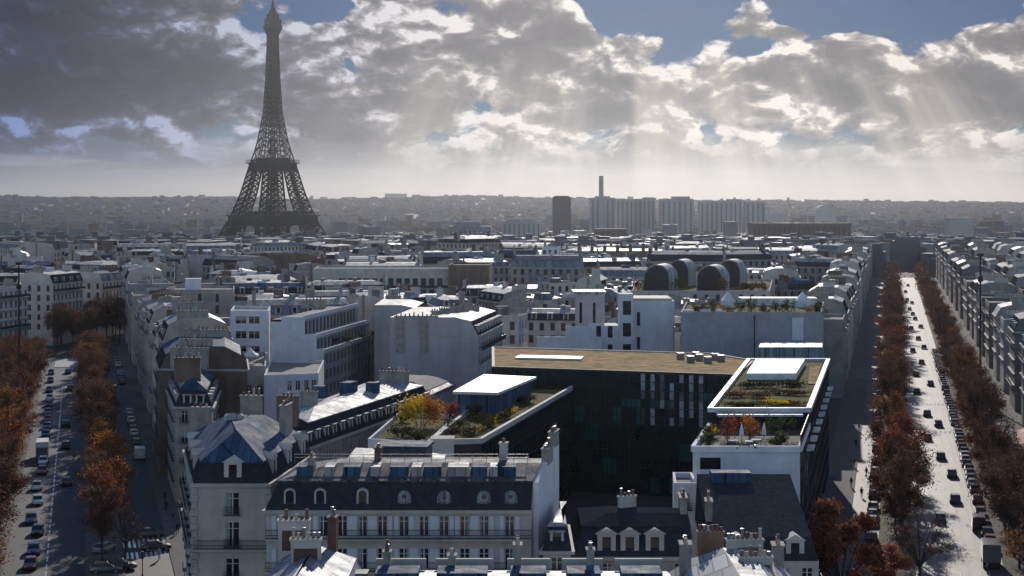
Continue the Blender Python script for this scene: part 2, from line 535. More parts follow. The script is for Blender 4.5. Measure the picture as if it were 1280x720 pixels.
def overlap(a, b, gap=0.3):
    for P in (a, b):
        for i in range(len(P)):
            ux, uy = P[(i + 1) % len(P)][0] - P[i][0], P[(i + 1) % len(P)][1] - P[i][1]
            l = math.hypot(ux, uy) or 1; nx, ny = uy / l, -ux / l
            pa = [p[0] * nx + p[1] * ny for p in a]; pb = [p[0] * nx + p[1] * ny for p in b]
            if max(pa) + gap < min(pb) or max(pb) + gap < min(pa): return False
    return True


# ------------------------------------------------------------------ building kit
MC = {}


def window_mesh(w, h, style='french'):
    k = ('win', round(w, 2), round(h, 2), style)
    if k not in MC:
        f = MB(); fw = .09
        for (x0, z0, x1, z1) in ((-w / 2, 0, -w / 2 + fw, h), (w / 2 - fw, 0, w / 2, h), (-w / 2 + fw, 0, w / 2 - fw, fw), (-w / 2 + fw, h - fw, w / 2 - fw, h), (-fw * .7, fw, fw * .7, h - fw), (-w / 2 + fw, h * .72, -fw * .7, h * .72 + .06), (fw * .7, h * .72, w / 2 - fw, h * .72 + .06)):
            f.box(x0, .0, z0, x1, .07, z1)
        if style == 'closed':
            f.box(-w / 2 + .02, -.2, .02, w / 2 - .02, -.15, h)
        if style in ('shutters', 'half'):
            for s in ((-1, 1) if style == 'shutters' else (1,)):
                x0 = s * (w / 2 + .04); x1 = s * (w / 2 + .52)
                f.box(min(x0, x1), -.27, .02, max(x0, x1), -.22, h)
        p = MB(); p.poly([(-w / 2 + .02, .05, .02), (w / 2 - .02, .05, .02), (w / 2 - .02, .05, h - .02), (-w / 2 + .02, .05, h - .02)])
        vs = [p.mesh('pane', ['glass'])]
        for (a_, b_) in ((-.46, -.22), (.2, .47), (-.47, -.1)):      # drawn curtains behind the panes
            q = MB(); q.v, q.f, q.m = list(p.v), list(p.f), list(p.m); x0, x1 = a_ * w, b_ * w
            q.poly([(x0, .044, .06), (x1, .044, .06), (x1, .044, h - .06), (x0, .044, h - .06)], 1); vs.append(q.mesh('pane', ['glass', 'curtain']))
        q = MB(); q.v, q.f, q.m = list(p.v), list(p.f), list(p.m); q.poly([(-w * .46, .044, h * .45), (w * .46, .044, h * .45), (w * .46, .044, h - .05), (-w * .46, .044, h - .05)], 1); vs.append(q.mesh('pane', ['glass', 'curtain']))
        g = MB()
        g.box(-w / 2 - .15, -.62, .02, w / 2 + .15, -.2, .1)
        for zz in (.35, .6, .95): g.box(-w / 2 - .13, -.6, zz, w / 2 + .13, -.56, zz + .04)
        x = -w / 2 - .1
        while x < w / 2 + .12: g.box(x, -.595, .1, x + .03, -.565, .96); x += .14
        MC[k] = (f.mesh('window', ['frame_white' if style == 'french' else 'shutter']), vs, g.mesh('guard_rail', ['metal_dark']))
    return MC[k]


def dormer_mesh(style):
    k = ('dor', style)
    if k not in MC:
        b = MB(); p = MB()
        if style == 'stone':       # pedimented stone dormer
            b.box(-.95, 0, 0, -.45, 1.6, 2.0); b.box(.45, 0, 0, .95, 1.6, 2.0); b.box(-.45, 0, 1.75, .45, 1.6, 2.0); b.box(-.45, .2, 0, .45, 1.6, .25)
            b.poly([(-1.15, -.12, 2.0), (1.15, -.12, 2.0), (0, -.12, 2.65)]); b.poly([(1.15, -.12, 2.0), (1.15, 1.9, 2.0), (0, 1.9, 2.65), (0, -.12, 2.65)]); b.poly([(-1.15, 1.9, 2.0), (-1.15, -.12, 2.0), (0, -.12, 2.65), (0, 1.9, 2.65)])
            b.poly([(-1.15, -.12, 2.0), (-1.15, 1.9, 2.0), (1.15, 1.9, 2.0), (1.15, -.12, 2.0)])
            p.box(-.45, .12, .25, .45, .16, 1.75)
            mats = ['stone_pale']
        elif style == 'round':     # bull's eye dormer under a zinc hood
            n = 10
            hood = [(math.cos(math.pi * t / n), math.sin(math.pi * t / n)) for t in range(n + 1)]
            pts = [(.72, 0)] + [(.72 * c, 1.0 + .72 * s) for c, s in hood] + [(-.72, 0)]
            inner = [(.36 * math.cos(2 * math.pi * t / 14), 1.0 + .36 * math.sin(2 * math.pi * t / 14)) for t in range(14)]
            for t in range(len(pts) - 1):
                b.poly([(pts[t][0], 0, pts[t][1]), (pts[t][0], 1.5, pts[t][1]), (pts[t + 1][0], 1.5, pts[t + 1][1]), (pts[t + 1][0], 0, pts[t + 1][1])], 1)
            o14 = [(.72 * math.cos(2 * math.pi * t / 14), 1.0 + .72 * math.sin(2 * math.pi * t / 14)) for t in range(14)]
            for t in range(14):
                u = (t + 1) % 14
                b.poly([(o14[t][0], 0, o14[t][1]), (o14[u][0], 0, o14[u][1]), (inner[u][0], -.05, inner[u][1]), (inner[t][0], -.05, inner[t][1])], 0 if t % 7 != 9 else 1)
                ri = .3
                b.poly([(inner[t][0], -.05, inner[t][1]), (inner[u][0], -.05, inner[u][1]), (inner[u][0] * .78, .1, 1 + (inner[u][1] - 1) * .78), (inner[t][0] * .78, .1, 1 + (inner[t][1] - 1) * .78)], 2)
            b.poly([(-.72, .02, 0), (.72, .02, 0), (.72, .02, 1.0), (-.72, .02, 1.0)], 1)
            p.poly([(q[0] * .8, .09, 1 + (q[1] - 1) * .8) for q in inner])
            mats = ['zinc', 'zinc', 'frame_white']
        elif style == 'arched':
            n = 8
            hood = [(.62 * math.cos(math.pi * t / n), 1.5 + .5 * math.sin(math.pi * t / n)) for t in range(n + 1)]
            pts = [(.62, 0)] + hood + [(-.62, 0)]
            inn = [(.42, .1)] + [(.42 * math.cos(math.pi * t / n), 1.42 + .36 * math.sin(math.pi * t / n)) for t in range(n + 1)] + [(-.42, .1)]
            for t in range(len(pts) - 1):
                b.poly([(pts[t][0], 0, pts[t][1]), (pts[t][0], 1.5, pts[t][1]), (pts[t + 1][0], 1.5, pts[t + 1][1]), (pts[t + 1][0], 0, pts[t + 1][1])], 1)
                b.poly([(pts[t][0], 0, pts[t][1]), (pts[t + 1][0], 0, pts[t + 1][1]), (inn[t + 1][0], .0, inn[t + 1][1]), (inn[t][0], .0, inn[t][1])], 0)
            p.poly([(q[0], .06, q[1]) for q in inn])
            mats = ['trim_stone', 'zinc']
        else:                       # plain zinc dormer
            b.box(-.7, 0, 0, -.45, 1.5, 1.6); b.box(.45, 0, 0, .7, 1.5, 1.6); b.box(-.45, .2, 0, .45, 1.5, .2)
            b.box(-.85, -.15, 1.6, .85, 1.8, 1.78, 1)
            p.box(-.45, .1, .2, .45, .14, 1.6)
            mats = ['stone_pale', 'zinc_pale']
        MC[k] = (b.mesh('dormer', mats), p.mesh('pane', ['glass']))
    return MC[k]


def facade(mb, p0, p1, z0, z1, cols, rows, w, depth, glass_mi, wall_mi=0):
    """Wall face with real recessed openings; returns opening centres (x, y, sill z, h)."""
    L = math.hypot(p1[0] - p0[0], p1[1] - p0[1]); ux, uy = (p1[0] - p0[0]) / L, (p1[1] - p0[1]) / L
    nx, ny = uy, -ux
    ss = [0.0]
    for c in cols: ss += [c - w / 2, c + w / 2]
    ss.append(L)
    zz = [z0]
    for (a, h) in rows: zz += [a, a + h]
    zz.append(z1)
    def P(s, z, d=0.0): return (p0[0] + ux * s - nx * d, p0[1] + uy * s - ny * d, z)
    outs = []
    for i in range(len(ss) - 1):
        for j in range(len(zz) - 1):
            a, b, c, d = ss[i], ss[i + 1], zz[j], zz[j + 1]
            if b - a < 1e-4 or d - c < 1e-4: continue
            if i % 2 == 1 and j % 2 == 1:
                q = [P(a, c), P(b, c), P(b, d), P(a, d)]; r = [P(a, c, depth), P(b, c, depth), P(b, d, depth), P(a, d, depth)]
                for k in range(4):
                    m = (k + 1) % 4
                    mb.poly([q[k], q[m], r[m], r[k]], wall_mi)
                mb.poly(r, glass_mi)
                cx, cy, _ = P((a + b) / 2, c, depth)
                outs.append((cx, cy, c, d - c))
            else:
                mb.poly([P(a, c), P(b, c), P(b, d), P(a, d)], wall_mi)
    return outs, math.atan2(ny, nx) + math.pi / 2


def chimney(parent, c, ang, length, z0, z1, pots=5, thick=.55, m='chimney_render', near=False, cap=True):
    st = MB()
    st.obox(c, ang, length, thick, z0, z1, 0)
    if cap: st.obox(c, ang, length + .2, thick + .2, z1 + .003, z1 + .16, 0)
    ca, sa = math.cos(ang), math.sin(ang)
    spots = [(c[0] + ca * (-length / 2 + length * (k + .5) / pots), c[1] + sa * (-length / 2 + length * (k + .5) / pots)) for k in range(pots)]
    if not near:
        for (x, y) in spots:
            hh = RNG.choice((.3, .4, .5, .7)); st.cyl(x, y, z1 + .1, z1 + .16 + hh, .15, .11, 6, 1)
    o = st.obj('chimney', [m, RNG.choice(('pot', 'pot', 'pot_pale'))], parent)
    if near:
        for (x, y) in spots:
            hh = RNG.choice((.3, .4, .5, .8)); p = MB(); p.lathe(x, y, [(.17, z1 + .16), (.19, z1 + .25), (.14, z1 + .3), (.12, z1 + .16 + hh), (.17, z1 + .2 + hh), (.05, z1 + .22 + hh)], 8)
            p.obj('chimney_pot', [RNG.choice(('pot', 'pot', 'pot_pale', 'metal_grey'))], o)
    return o


LAND = []      # landmarks for the neighbours' labels: (short name, px, py)
OCC = []       # plans already taken


def building(name, label, cat, fp, z0, eave, party=(), fac=None, wall='stone_cream', roof='mansard', mh=3.0, mi=1.3, th=1.3, ti=2.6, smat='slate', zmat='zinc',
             near=False, dormers=None, dstyle='plain', win=(1.2, 2.0), group=None, balc=(), wstyle='french', guards=True, parapet=.7, occ=True, cornice=True, depth=.22):
    fp = list(fp); n = len(fp)
    c = cen(fp)
    root = thing(name, label, cat, (c[0], c[1], z0), 0, group)
    if occ: OCC.append(fp)
    fac = fac or {}
    party = set(party)
    wl = MB(); holes = []
    top = eave
    for i in range(n):
        a, b = fp[i], fp[(i + 1) % n]
        if i in fac:
            cols, rows = fac[i]
            L = math.hypot(b[0] - a[0], b[1] - a[1])
            if isinstance(cols, int): cols = [L * (k + .5) / cols for k in range(cols)]
            rows = [r for r in rows if r[0] + r[1] < eave - .15 and r[0] > z0]
            o, rz = facade(wl, a, b, z0, eave, cols, rows, win[0], depth, 1)
            holes += [(q, rz) for q in o]
        else:
            wl.poly([(*a, z0), (*b, z0), (*b, eave), (*a, eave)], 0)
    if roof == 'mansard':
        d1 = [0.0 if i in party else mi for i in range(n)]
        d2 = [0.0 if i in party else mi + ti for i in range(n)]
        A = inset(fp, [0.0 if i in party else -.12 for i in range(n)]); B = inset(fp, d1); T = inset(fp, d2)
        mz, tz = eave + mh, eave + mh + th
        for i in party:                      # party gables follow the roof profile
            j = (i + 1) % n
            wl.poly([(*fp[i], eave), (*fp[j], eave), (*B[j], mz), (*T[j], tz), (*T[i], tz), (*B[i], mz)], 0)
        wl.obj('wall', [wall, 'glass' if near else 'glass_far'], root, merge=True)
        s = MB(); s.ring(A, eave + .12, B, mz, 0, party)
        if len(party) > 1: s.poly([(*p, eave + .12) for p in A])
        s.obj('mansard', [smat], root, merge=True)
        zf = MB()
        Bo = inset(fp, [0.0 if i in party else max(0.05, mi - .12) for i in range(n)])
        zf.ring(Bo, mz - .1, Bo, mz + .06, 0, party); zf.ring(Bo, mz + .06, T, tz, 0, party); zf.poly([(*p, tz) for p in T], 0)
        zf.obj('roof', [zmat], root, merge=True)
        if cornice:
            co = MB(); O = inset(fp, [-.02 if i in party else -.42 for i in range(n)])
            co.prism(O, eave - .25, eave + .1)
            co.obj('cornice', ['trim_stone'], root)
        top = tz
    else:
        P = inset(fp, .3)
        wl.ring(fp, eave, fp, eave + parapet, 0); wl.ring(fp, eave + parapet, P, eave + parapet, 0); wl.ring(P, eave + parapet, P, eave + .05, 0)
        wl.obj('wall', [wall, 'glass' if near else 'glass_far'], root, merge=True)
        r = MB(); r.poly([(*p, eave + .06) for p in inset(fp, .28)]); r.obj('roof', [zmat], root)
        top = eave + parapet
    if near:
        for (q, rz) in holes:
            fm, pm, gm = window_mesh(win[0], q[3], wstyle if wstyle != 'shutters' or RNG.random() < .8 else RNG.choice(('half', 'closed')))
            o = put('window', fm, root, (q[0] + 0.09 * math.sin(rz), q[1] - 0.09 * math.cos(rz), q[2]), rz)
            ch = bpy.data.objects.new('pane', RNG.choice((pm[0], pm[0], pm[0], pm[1], pm[2], pm[3], pm[4]))); COL.objects.link(ch); ch.parent = o
            if guards:
                ch = bpy.data.objects.new('guard_rail', gm); COL.objects.link(ch); ch.parent = o
    for i, ds in (dormers or {}).items():
        a, b = fp[i], fp[(i + 1) % n]; L = math.hypot(b[0] - a[0], b[1] - a[1]); ux, uy = (b[0] - a[0]) / L, (b[1] - a[1]) / L
        rz = math.atan2(-ux, uy) + math.pi / 2
        if isinstance(ds, int): ds = [L * (k + .5) / ds for k in range(ds)]
        for e in ds:
            st = dstyle
            if isinstance(e, tuple): e, st = e
            bm, pm = dormer_mesh(st)
            o = put('dormer', bm, root, (a[0] + ux * e - uy * .12, a[1] + uy * e + ux * .12, eave + .35), rz)
            ch = bpy.data.objects.new('pane', pm); COL.objects.link(ch); ch.parent = o
    for (i, z, s0, s1) in balc:
        a, b = fp[i], fp[(i + 1) % n]; L = math.hypot(b[0] - a[0], b[1] - a[1]); ux, uy = (b[0] - a[0]) / L, (b[1] - a[1]) / L; nx, ny = uy, -ux
        s1 = L if s1 is None else s1
        def Q(s, d): return (a[0] + ux * s + nx * d, a[1] + uy * s + ny * d)
        bb = MB(); bb.prism([Q(s0, .9), Q(s1, .9), Q(s1, -.02), Q(s0, -.02)], z - .18, z)
        o = bb.obj('balcony', ['trim_stone'], root)
        rr = MB()
        for zz in ((.98, .42, .12) if near else (.98,)): rr.prism([Q(s0, .86), Q(s1, .86), Q(s1, .82), Q(s0, .82)], z + zz - .03, z + zz + .03)
        if near:
            s = s0
            while s < s1: rr.prism([Q(s, .855), Q(s + .03, .855), Q(s + .03, .825), Q(s, .825)], z, z + .98); s += .16
        else:
            rr.prism([Q(s0, .85), Q(s1, .85), Q(s1, .83), Q(s0, .83)], z + .1, z + .85)
        rr.obj('railing', ['metal_dark'], o)
    return root, top


def floors(eave, z0=4.6, step=3.3, h=2.05, drop=.55, keep=None):
    out = []; z = eave - drop - h
    while z > z0 - 2.0 and z > .8:
        out.append((z, h)); z -= step
        if keep and len(out) >= keep: break
    return list(reversed(out))


# ------------------------------------------------------------------ terrain and the two avenues
def gz(x, y):
    t = min(1, max(0, (y - 1250) / 500.0)); z = -26.0 * t * t * (3 - 2 * t)
    if y > 4200:
        u = min(1, (y - 4200) / 4300.0); u = u * u * (3 - 2 * u)
        px = x / y * F + 640
        h = 52 + 26 * math.exp(-((px - 0) / 170.0) ** 2) + 16 * math.exp(-((px - 560) / 130.0) ** 2) + 10 * math.exp(-((px - 250) / 130.0) ** 2) - 14 * math.exp(-((px - 1300) / 230.0) ** 2)
        h += 11 * mnoise.noise(Vector((x / 900.0, y / 1500.0, 0))) + 4 * mnoise.noise(Vector((x / 250.0, y / 800.0, 5)))
        z += u * (h + 26 - 12)
        if y > 9500: z -= (y - 9500) * .02
    return z


def gpatch():
    ys = [-300, -100, 60, 150, 250, 400, 600, 800, 1000, 1250] + list(range(1350, 2000, 100)) + list(range(2000, 4400, 300)) + list(range(4400, 10000, 250)) + [10500, 12000, 14000]
    g = MB(); nx = 80
    for y in ys:
        for i in range(nx + 1):
            x = -5600 + 11200 * i / nx
            g.v.append((x, y, gz(x, max(y, 1)) if y > 1250 else 0.0))
    for j in range(len(ys) - 1):
        for i in range(nx):
            a = j * (nx + 1) + i
            g.f.append((a, a + 1, a + nx + 2, a + nx + 1)); g.m.append(0)
    tag(g.obj('ground', ['ground_city'], smooth=True), 'dark city ground running out to the pale hills', None, kind='structure')


gpatch()


class Avenue:
    def __init__(s, slope, y0, y1):
        s.k, s.y0 = slope, y0
        l = math.hypot(slope, 1); s.t = (slope / l, 1 / l); s.n = (1 / l, -slope / l); s.len = y1; s.ang = math.atan2(s.t[1], s.t[0])
        s.o = (0.0, -y0)

    def p(s, a, d):      # a metres along from the star's centre, d metres to the right of the axis
        return (s.o[0] + s.t[0] * a + s.n[0] * d, s.o[1] + s.t[1] * a + s.n[1] * d)

    def a_of_y(s, Y): return (Y + s.y0) / s.t[1]

    def loc(s, x, y):
        dx, dy = x - s.o[0], y - s.o[1]
        return dx * s.t[0] + dy * s.t[1], dx * s.n[0] + dy * s.n[1]

    def strip(s, a0, a1, d0, d1): return ccw([s.p(a0, d0), s.p(a0, d1), s.p(a1, d1), s.p(a1, d0)])


KL = Avenue(.217, 40, 1180)
IE = Avenue(-.248, 16, 760)


def sheet(name, fp, z, m, label):
    b = MB(); b.poly([(*p, z) for p in fp]); return tag(b.obj(name, [m]), label, None, kind='structure')


def slab(name, fp, z0, z1, m, label):
    b = MB(); b.prism(fp, z0, z1); return tag(b.obj(name, [m]), label, None, kind='structure')


# sunlit avenue on the right
a0, a1 = 150, 1190
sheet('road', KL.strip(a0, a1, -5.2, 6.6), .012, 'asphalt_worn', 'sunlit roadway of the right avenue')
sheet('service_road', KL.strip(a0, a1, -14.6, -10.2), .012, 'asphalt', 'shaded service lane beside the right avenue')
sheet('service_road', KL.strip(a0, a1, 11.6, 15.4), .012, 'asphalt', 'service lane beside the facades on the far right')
for d0, d1, m, nm, lb in ((-10.2, -5.2, 'sand_path', 'path', 'tree-lined path left of the sunlit roadway'), (6.6, 11.6, 'sand_path', 'path', 'tree-lined path right of the sunlit roadway'),
                          (-20.2, -14.6, 'pavement', 'pavement', 'shaded pavement along the left facades of the right avenue'), (15.4, 20.2, 'pavement', 'pavement', 'sunlit pavement along the right facades')):
    slab(nm, KL.strip(a0, a1, d0, d1), -.05, .13, m, lb)
mk = MB()
pt = MB()
for k, d in enumerate((-3.6, -1.9, 1.9, 3.6)): pt.poly([(*p, .0155) for p in KL.strip(150, 1190, d - .28, d + .28)])
tag(pt.obj('road_wheel_tracks', ['asphalt_track']), 'darker worn wheel tracks along the sunlit roadway', kind='structure')
for a in range(160, 700, 9): mk.poly([(*p, .018) for p in KL.strip(a, a + 3.2, .55, .70)])
for (a, st) in ((314, .9), (424, .9), (476, .9), (640, .9)):
    for k in range(12):
        d = -4.8 + k * .95
        mk.poly([(*p, .0185) for p in KL.strip(a, a + 3.4, d, d + .5)])
for a in range(150, 900, 6): mk.poly([(*p, .0186) for p in KL.strip(a, a + 6.0, 4.42, 4.52)])
tag(mk.obj('road_markings', ['paint_white']), 'white dashed line on the sunlit roadway', kind='structure')
# shaded avenue on the left
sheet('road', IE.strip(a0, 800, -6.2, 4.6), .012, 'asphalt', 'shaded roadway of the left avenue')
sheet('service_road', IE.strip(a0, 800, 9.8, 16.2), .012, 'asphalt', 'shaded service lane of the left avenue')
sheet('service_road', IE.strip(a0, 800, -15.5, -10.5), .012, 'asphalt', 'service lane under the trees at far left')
for d0, d1, m, nm, lb in ((-10.5, -6.2, 'pavement', 'path', 'tree strip left of the shaded roadway'), (4.6, 9.8, 'pavement', 'path', 'tree strip between roadway and service lane'),
                          (16.2, 19.6, 'pavement', 'pavement', 'pavement along the stone facades of the left avenue'), (-20, -15.5, 'pavement', 'pavement', 'pavement along the sunlit facades at far left')):
    slab(nm, IE.strip(a0 if d0 < 9.9 or d0 > 16 else a0, 800, d0, d1), -.05, .13, m, lb)
mk = MB()
for a in range(160, 560, 5): mk.poly([(*p, .018) for p in IE.strip(a, a + 3.4, -.62, -.42)])
tag(mk.obj('road_markings', ['paint_white']), 'white dashed line down the shaded roadway', kind='structure')
mk = MB()
for k in range(9):
    d = 10.2 + k * .66
    mk.poly([(*p, .019) for p in IE.strip(264, 268.5, d, d + .36)])
for k in range(11):
    d = -6 + k * .95
    mk.poly([(*p, .019) for p in IE.strip(545, 552, d, d + .5)])
for k in range(9):
    d = 10.0 + k * .7
    mk.poly([(*p, .019) for p in IE.strip(272, 279, d, d + .38)])
tag(mk.obj('crosswalk_markings', ['paint_white']), 'white zebra crossing stripes beside the corner mansion', kind='structure')
slab('traffic_island', IE.strip(553, 580, -3.5, 4.4), 0, .16, 'kerb', 'pale paved island in the left avenue')
mk = MB()
for k in range(10):
    d = -14.2 + k * .46
    mk.poly([(*p, .019) for p in KL.strip(318, 322, d, d + .26)])
tag(mk.obj('crosswalk_markings', ['paint_white']), 'white crossing stripes on the shaded service lane', kind='structure')

# ------------------------------------------------------------------ near landmarks
def land(name, px, py): LAND.append((name, px, py))


# corner mansion at the lower left
fpA = [(-34.6, 190), (-26.6, 190), (-24.4, 212), (-40.2, 215)]
rowsA = [(4.9, 2.6), (8.6, 2.4), (12.15, 2.8), (15.65, 2.5)]
A_, topA = building('corner_mansion', 'cream stone corner mansion with steep blue zinc roof beside the zebra crossing', 'mansion', fpA, 0, 19.05,
                    fac={0: ([4.15], rowsA), 1: (4, rowsA), 3: (5, rowsA)}, wall='stone_pale', mh=2.3, mi=.75, th=3.0, ti=4.0, smat='slate', zmat='zinc_blue', near=True,
                    dormers={0: [4.15], 1: 3, 3: [5, 12, 19]}, dstyle='stone', win=(1.55, 2.4), balc=[(0, 12.05, 0, None), (3, 12.05, 0, None), (3, 15.5, 3, 22)])
for (c, an, ln, z0, z1, pt) in (((-26.9, 207.5), R(85), 3.6, 20, 25.6, 5), ((-32.0, 214.1), R(-10), 2.6, 20, 25.9, 4), ((-38.0, 213.0), R(-10), 2.2, 20, 24.6, 3)):
    chimney(A_, c, an, ln, z0, z1, pt, .8, near=True)
b = MB(); b.lathe(-32.6, 204.5, [(1.15, 24.3), (1.15, 24.75), (.95, 24.9), (.9, 24.9), (.85, 24.5)], 18); b.obj('roof_drum', ['zinc_pale'], A_)
bq = MB()
for k in range(24):
    z = .8 + k * .78
    if z > 18.5: break
    for (cx, cy) in ((-34.6, 190), (-26.6, 190)):
        bq.obox((cx, cy), 0, .9 if k % 2 else .6, .34, z, z + .68)
bq.obj('quoin_trim', ['trim_stone'], A_)
land('the corner mansion', 285, 540)

# long hotel with the round dormers
xs = lambda px: xw(px, 182.6) - xw(333, 182.6)
fpB = [(xw(333, 182.6), 182.6), (xw(664, 182.6), 182.6), (4.9, 197.0), (-23.6, 197.0)]
rowsB = [(4.6, 2.2), (7.95, 2.25), (11.3, 2.25), (14.7, 2.25)]
colsB = [xs(x) for x in (352, 376, 404, 428, 453, 478, 505, 530, 555, 581, 605, 637)]
B_, topB = building('hotel_building', 'long pale hotel with slate mansard, round dormers and white shuttered windows', 'building', fpB, 0, 17.45, party=(1,),
                    fac={0: (colsB, rowsB), 2: (10, rowsB), 1: ([], [])}, wall='stone_pale', mh=2.95, mi=1.0, th=1.25, ti=4.6, smat='slate', zmat='zinc_dark', near=True,
                    dormers={0: [(xs(362), 'arched'), (xs(400), 'arched'), (xs(453), 'arched')] + [(xs(x), 'round') for x in (505, 555, 605, 638)]},
                    win=(1.05, 2.25), wstyle='shutters', guards=False, balc=[(0, 14.6, 0, None), (0, 11.2, 0, None)])
for (x0, x1) in ((430, 451), (488, 511), (530, 552), (590, 609), (626, 645), (372, 392), (407, 419), (464, 476), (515, 527), (560, 586), (613, 622)):
    Yk = 185.6
    s = MB(); s.prism([(xw(x0, Yk), 184.6), (xw(x1, Yk), 184.6), (xw(x1, Yk), 187.8), (xw(x0, Yk), 187.8)], 20.5, 21.75); s.obj('skylight', ['zinc_blue' if x1 - x0 > 16 and x0 != 560 else 'zinc_pale'], B_)
rl = MB()
for z in (22.15, 22.5): rl.box(-23.5, 188.4, z, 1.8, 188.45, z + .05)
for k in range(18): rl.box(-23.5 + k * 1.48, 188.4, 21.5, -23.45 + k * 1.48, 188.45, 22.5)
rl.obj('ridge_railing', ['metal_grey'], B_)
pw = MB()      # tall blind party gable with its chimney crests
ux, uy = 2.75, 14.4
prof = [(0.06, 17.2), (0.06, 20.3), (.25, 20.9), (.55, 22.0), (.8, 23.1), (.98, 23.4), (.98, 0.2), (0.06, .2)]
outer = [(fpB[1][0] + ux * t + .02, fpB[1][1] + uy * t, z) for t, z in prof]
for dx in (0.0, .6): pass
pw.poly([(p[0] + .58, p[1] - .1, p[2]) for p in outer][::-1]); pw.poly([(p[0] + .03, p[1], p[2]) for p in outer])
for i in range(len(outer)):
    p, q = outer[i], outer[(i + 1) % len(outer)]
    pw.poly([(p[0] + .03, p[1], p[2]), (p[0] + .58, p[1] - .1, p[2]), (q[0] + .58, q[1] - .1, q[2]), (q[0] + .03, q[1], q[2])])
pw.obj('gable_wall', ['render_white'], B_)
an = math.atan2(uy, ux)
chimney(B_, (fpB[1][0] + ux * .56 + .3, fpB[1][1] + uy * .56), an, 3.4, 21.2, 22.9, 6, .7, near=True)
chimney(B_, (fpB[1][0] + ux * .86 + .3, fpB[1][1] + uy * .86), an, 3.0, 22.5, 24.1, 5, .7, near=True)
chimney(B_, (-.9, 190.5), R(80), 1.0, 20.8, 23.4, 2, .8, 'stone_pale', near=True)
chimney(B_, (-14.6, 190.5), R(88), 1.6, 20.5, 22.9, 3, .7, 'brick_red', near=True)
chimney(B_, (-21.4, 186.2), R(88), 1.2, 19.5, 22.4, 2, .6, near=True)
land('the shuttered hotel', 500, 640)

# roofs right below the viewpoint
fpC1 = [(-21.6, 120), (-11.9, 120), (-11.9, 147.5), (-20.4, 151)]
C1, _ = building('zinc_roof_house', 'house with hipped grey zinc roof and two brick chimney stacks, lowest of all roofs', 'house', fpC1, 0, 17.2, fac={2: (4, floors(17.2)), 1: (5, floors(17.2))}, wall='stone_cream', mh=2.6, mi=1.3, th=1.7, ti=3.2, smat='zinc', zmat='zinc', near=True,
                 dormers={1: [8, 16, 24]}, dstyle='plain')
chimney(C1, (-18.4, 147.2), R(3), 2.6, 19, 22.9, 6, 1.0, 'stone_pale', near=True)
chimney(C1, (-16.6, 140.6), R(3), 2.4, 19, 22.6, 6, 1.0, 'stone_pale', near=True)
for (cx, cy, z0, z1) in ((-18.4, 146.68, 20.5, 22.2), (-16.6, 140.08, 20.5, 22.0)):
    b = MB(); b.box(cx - .95, cy - .03, z0, cx + .95, cy + .1, z1); b.obj('brick_panel', ['brick_red'], C1)
chimney(C1, (-15.0, 146.0), R(88), 1.4, 20, 23.4, 3, .7, 'brick_red', near=True)
land('the hipped zinc roof', 390, 690)
fpC2 = [(-11.6, 121), (12.6, 121), (13.0, 146.6), (-11.6, 147.2)]
C2, _ = building('parapet_house', 'low row house with pale parapet and skylight roof below the shuttered hotel', 'house', fpC2, 0, 16.6, party=(1,), fac={2: (9, floors(16.6))}, wall='stone_pale', mh=2.2, mi=.5, th=.5, ti=3.0, zmat='zinc', near=True)
pp = MB()
for (x0, x1) in ((-11.4, -7.2), (-6.4, -1.6), (-.4, 3.2), (4.2, 7.6), (8.6, 12.6)):
    pp.box(x0, 146.0, 19.0, x1, 146.35, 19.95)
for (x0, x1) in ((-11.4, -7.2), (-6.4, -1.6), (-.4, 3.2), (4.2, 7.6), (8.6, 12.6)):
    s = MB(); s.prism([(x0 + .3, 141.3), (x1 - .4, 141.3), (x1 - .4, 144.4), (x0 + .3, 144.4)], 19.28, 19.75, 0); s.obj('skylight', ['zinc_blue'], C2)
pp.obj('parapet', ['trim_stone'], C2)
for (px, ln, z1) in ((484, 1.3, 21.2), (565, 1.5, 20.9), (647, 1.6, 21.8), (738, 1.4, 21.4)):
    chimney(C2, (xw(px, 145), 145), R(90), ln * .8, 18.8, z1 - .5, 3, .6, 'chimney_render', near=True)
land('the pale parapet roof', 650, 705)
fpC3 = [(13.4, 124), (23.6, 124), (24.2, 148), (13.4, 151)]
C3, _ = building('chimney_house', 'small house crowded with brick chimney stacks under bright zinc slopes', 'house', fpC3, 0, 17.4, fac={2: (4, floors(17.4)), 1: (6, floors(17.4))}, wall='stone_pale', mh=1.6, mi=1.4, th=2.0, ti=2.8, smat='zinc_pale', zmat='zinc_pale', near=True)
for (cx, cy, an, ln, z1, m, pt) in ((17.0, 149.4, 2, 2.2, 21.5, 'brick_brown', 6), (19.4, 145.5, 4, 3.0, 21.6, 'stone_pale', 8), (19.6, 140.4, 4, 2.6, 21.2, 'stone_pale', 7), (22.4, 147, 86, 1.8, 20.9, 'chimney_render', 5), (14.6, 147, 88, 1.8, 21.0, 'chimney_render', 4)):
    chimney(C3, (cx, cy), R(an), ln, 18.2, z1, pt, .9, m, near=True)
for (cx, cy, z0, z1) in ((19.4, 145.03, 19.6, 21.1), (19.6, 139.93, 19.2, 20.7)):
    b = MB(); b.box(cx - 1.15, cy - .03, z0, cx + 1.15, cy + .1, z1); b.obj('brick_panel', ['brick_brown'], C3)
land('the chimney house', 900, 690)

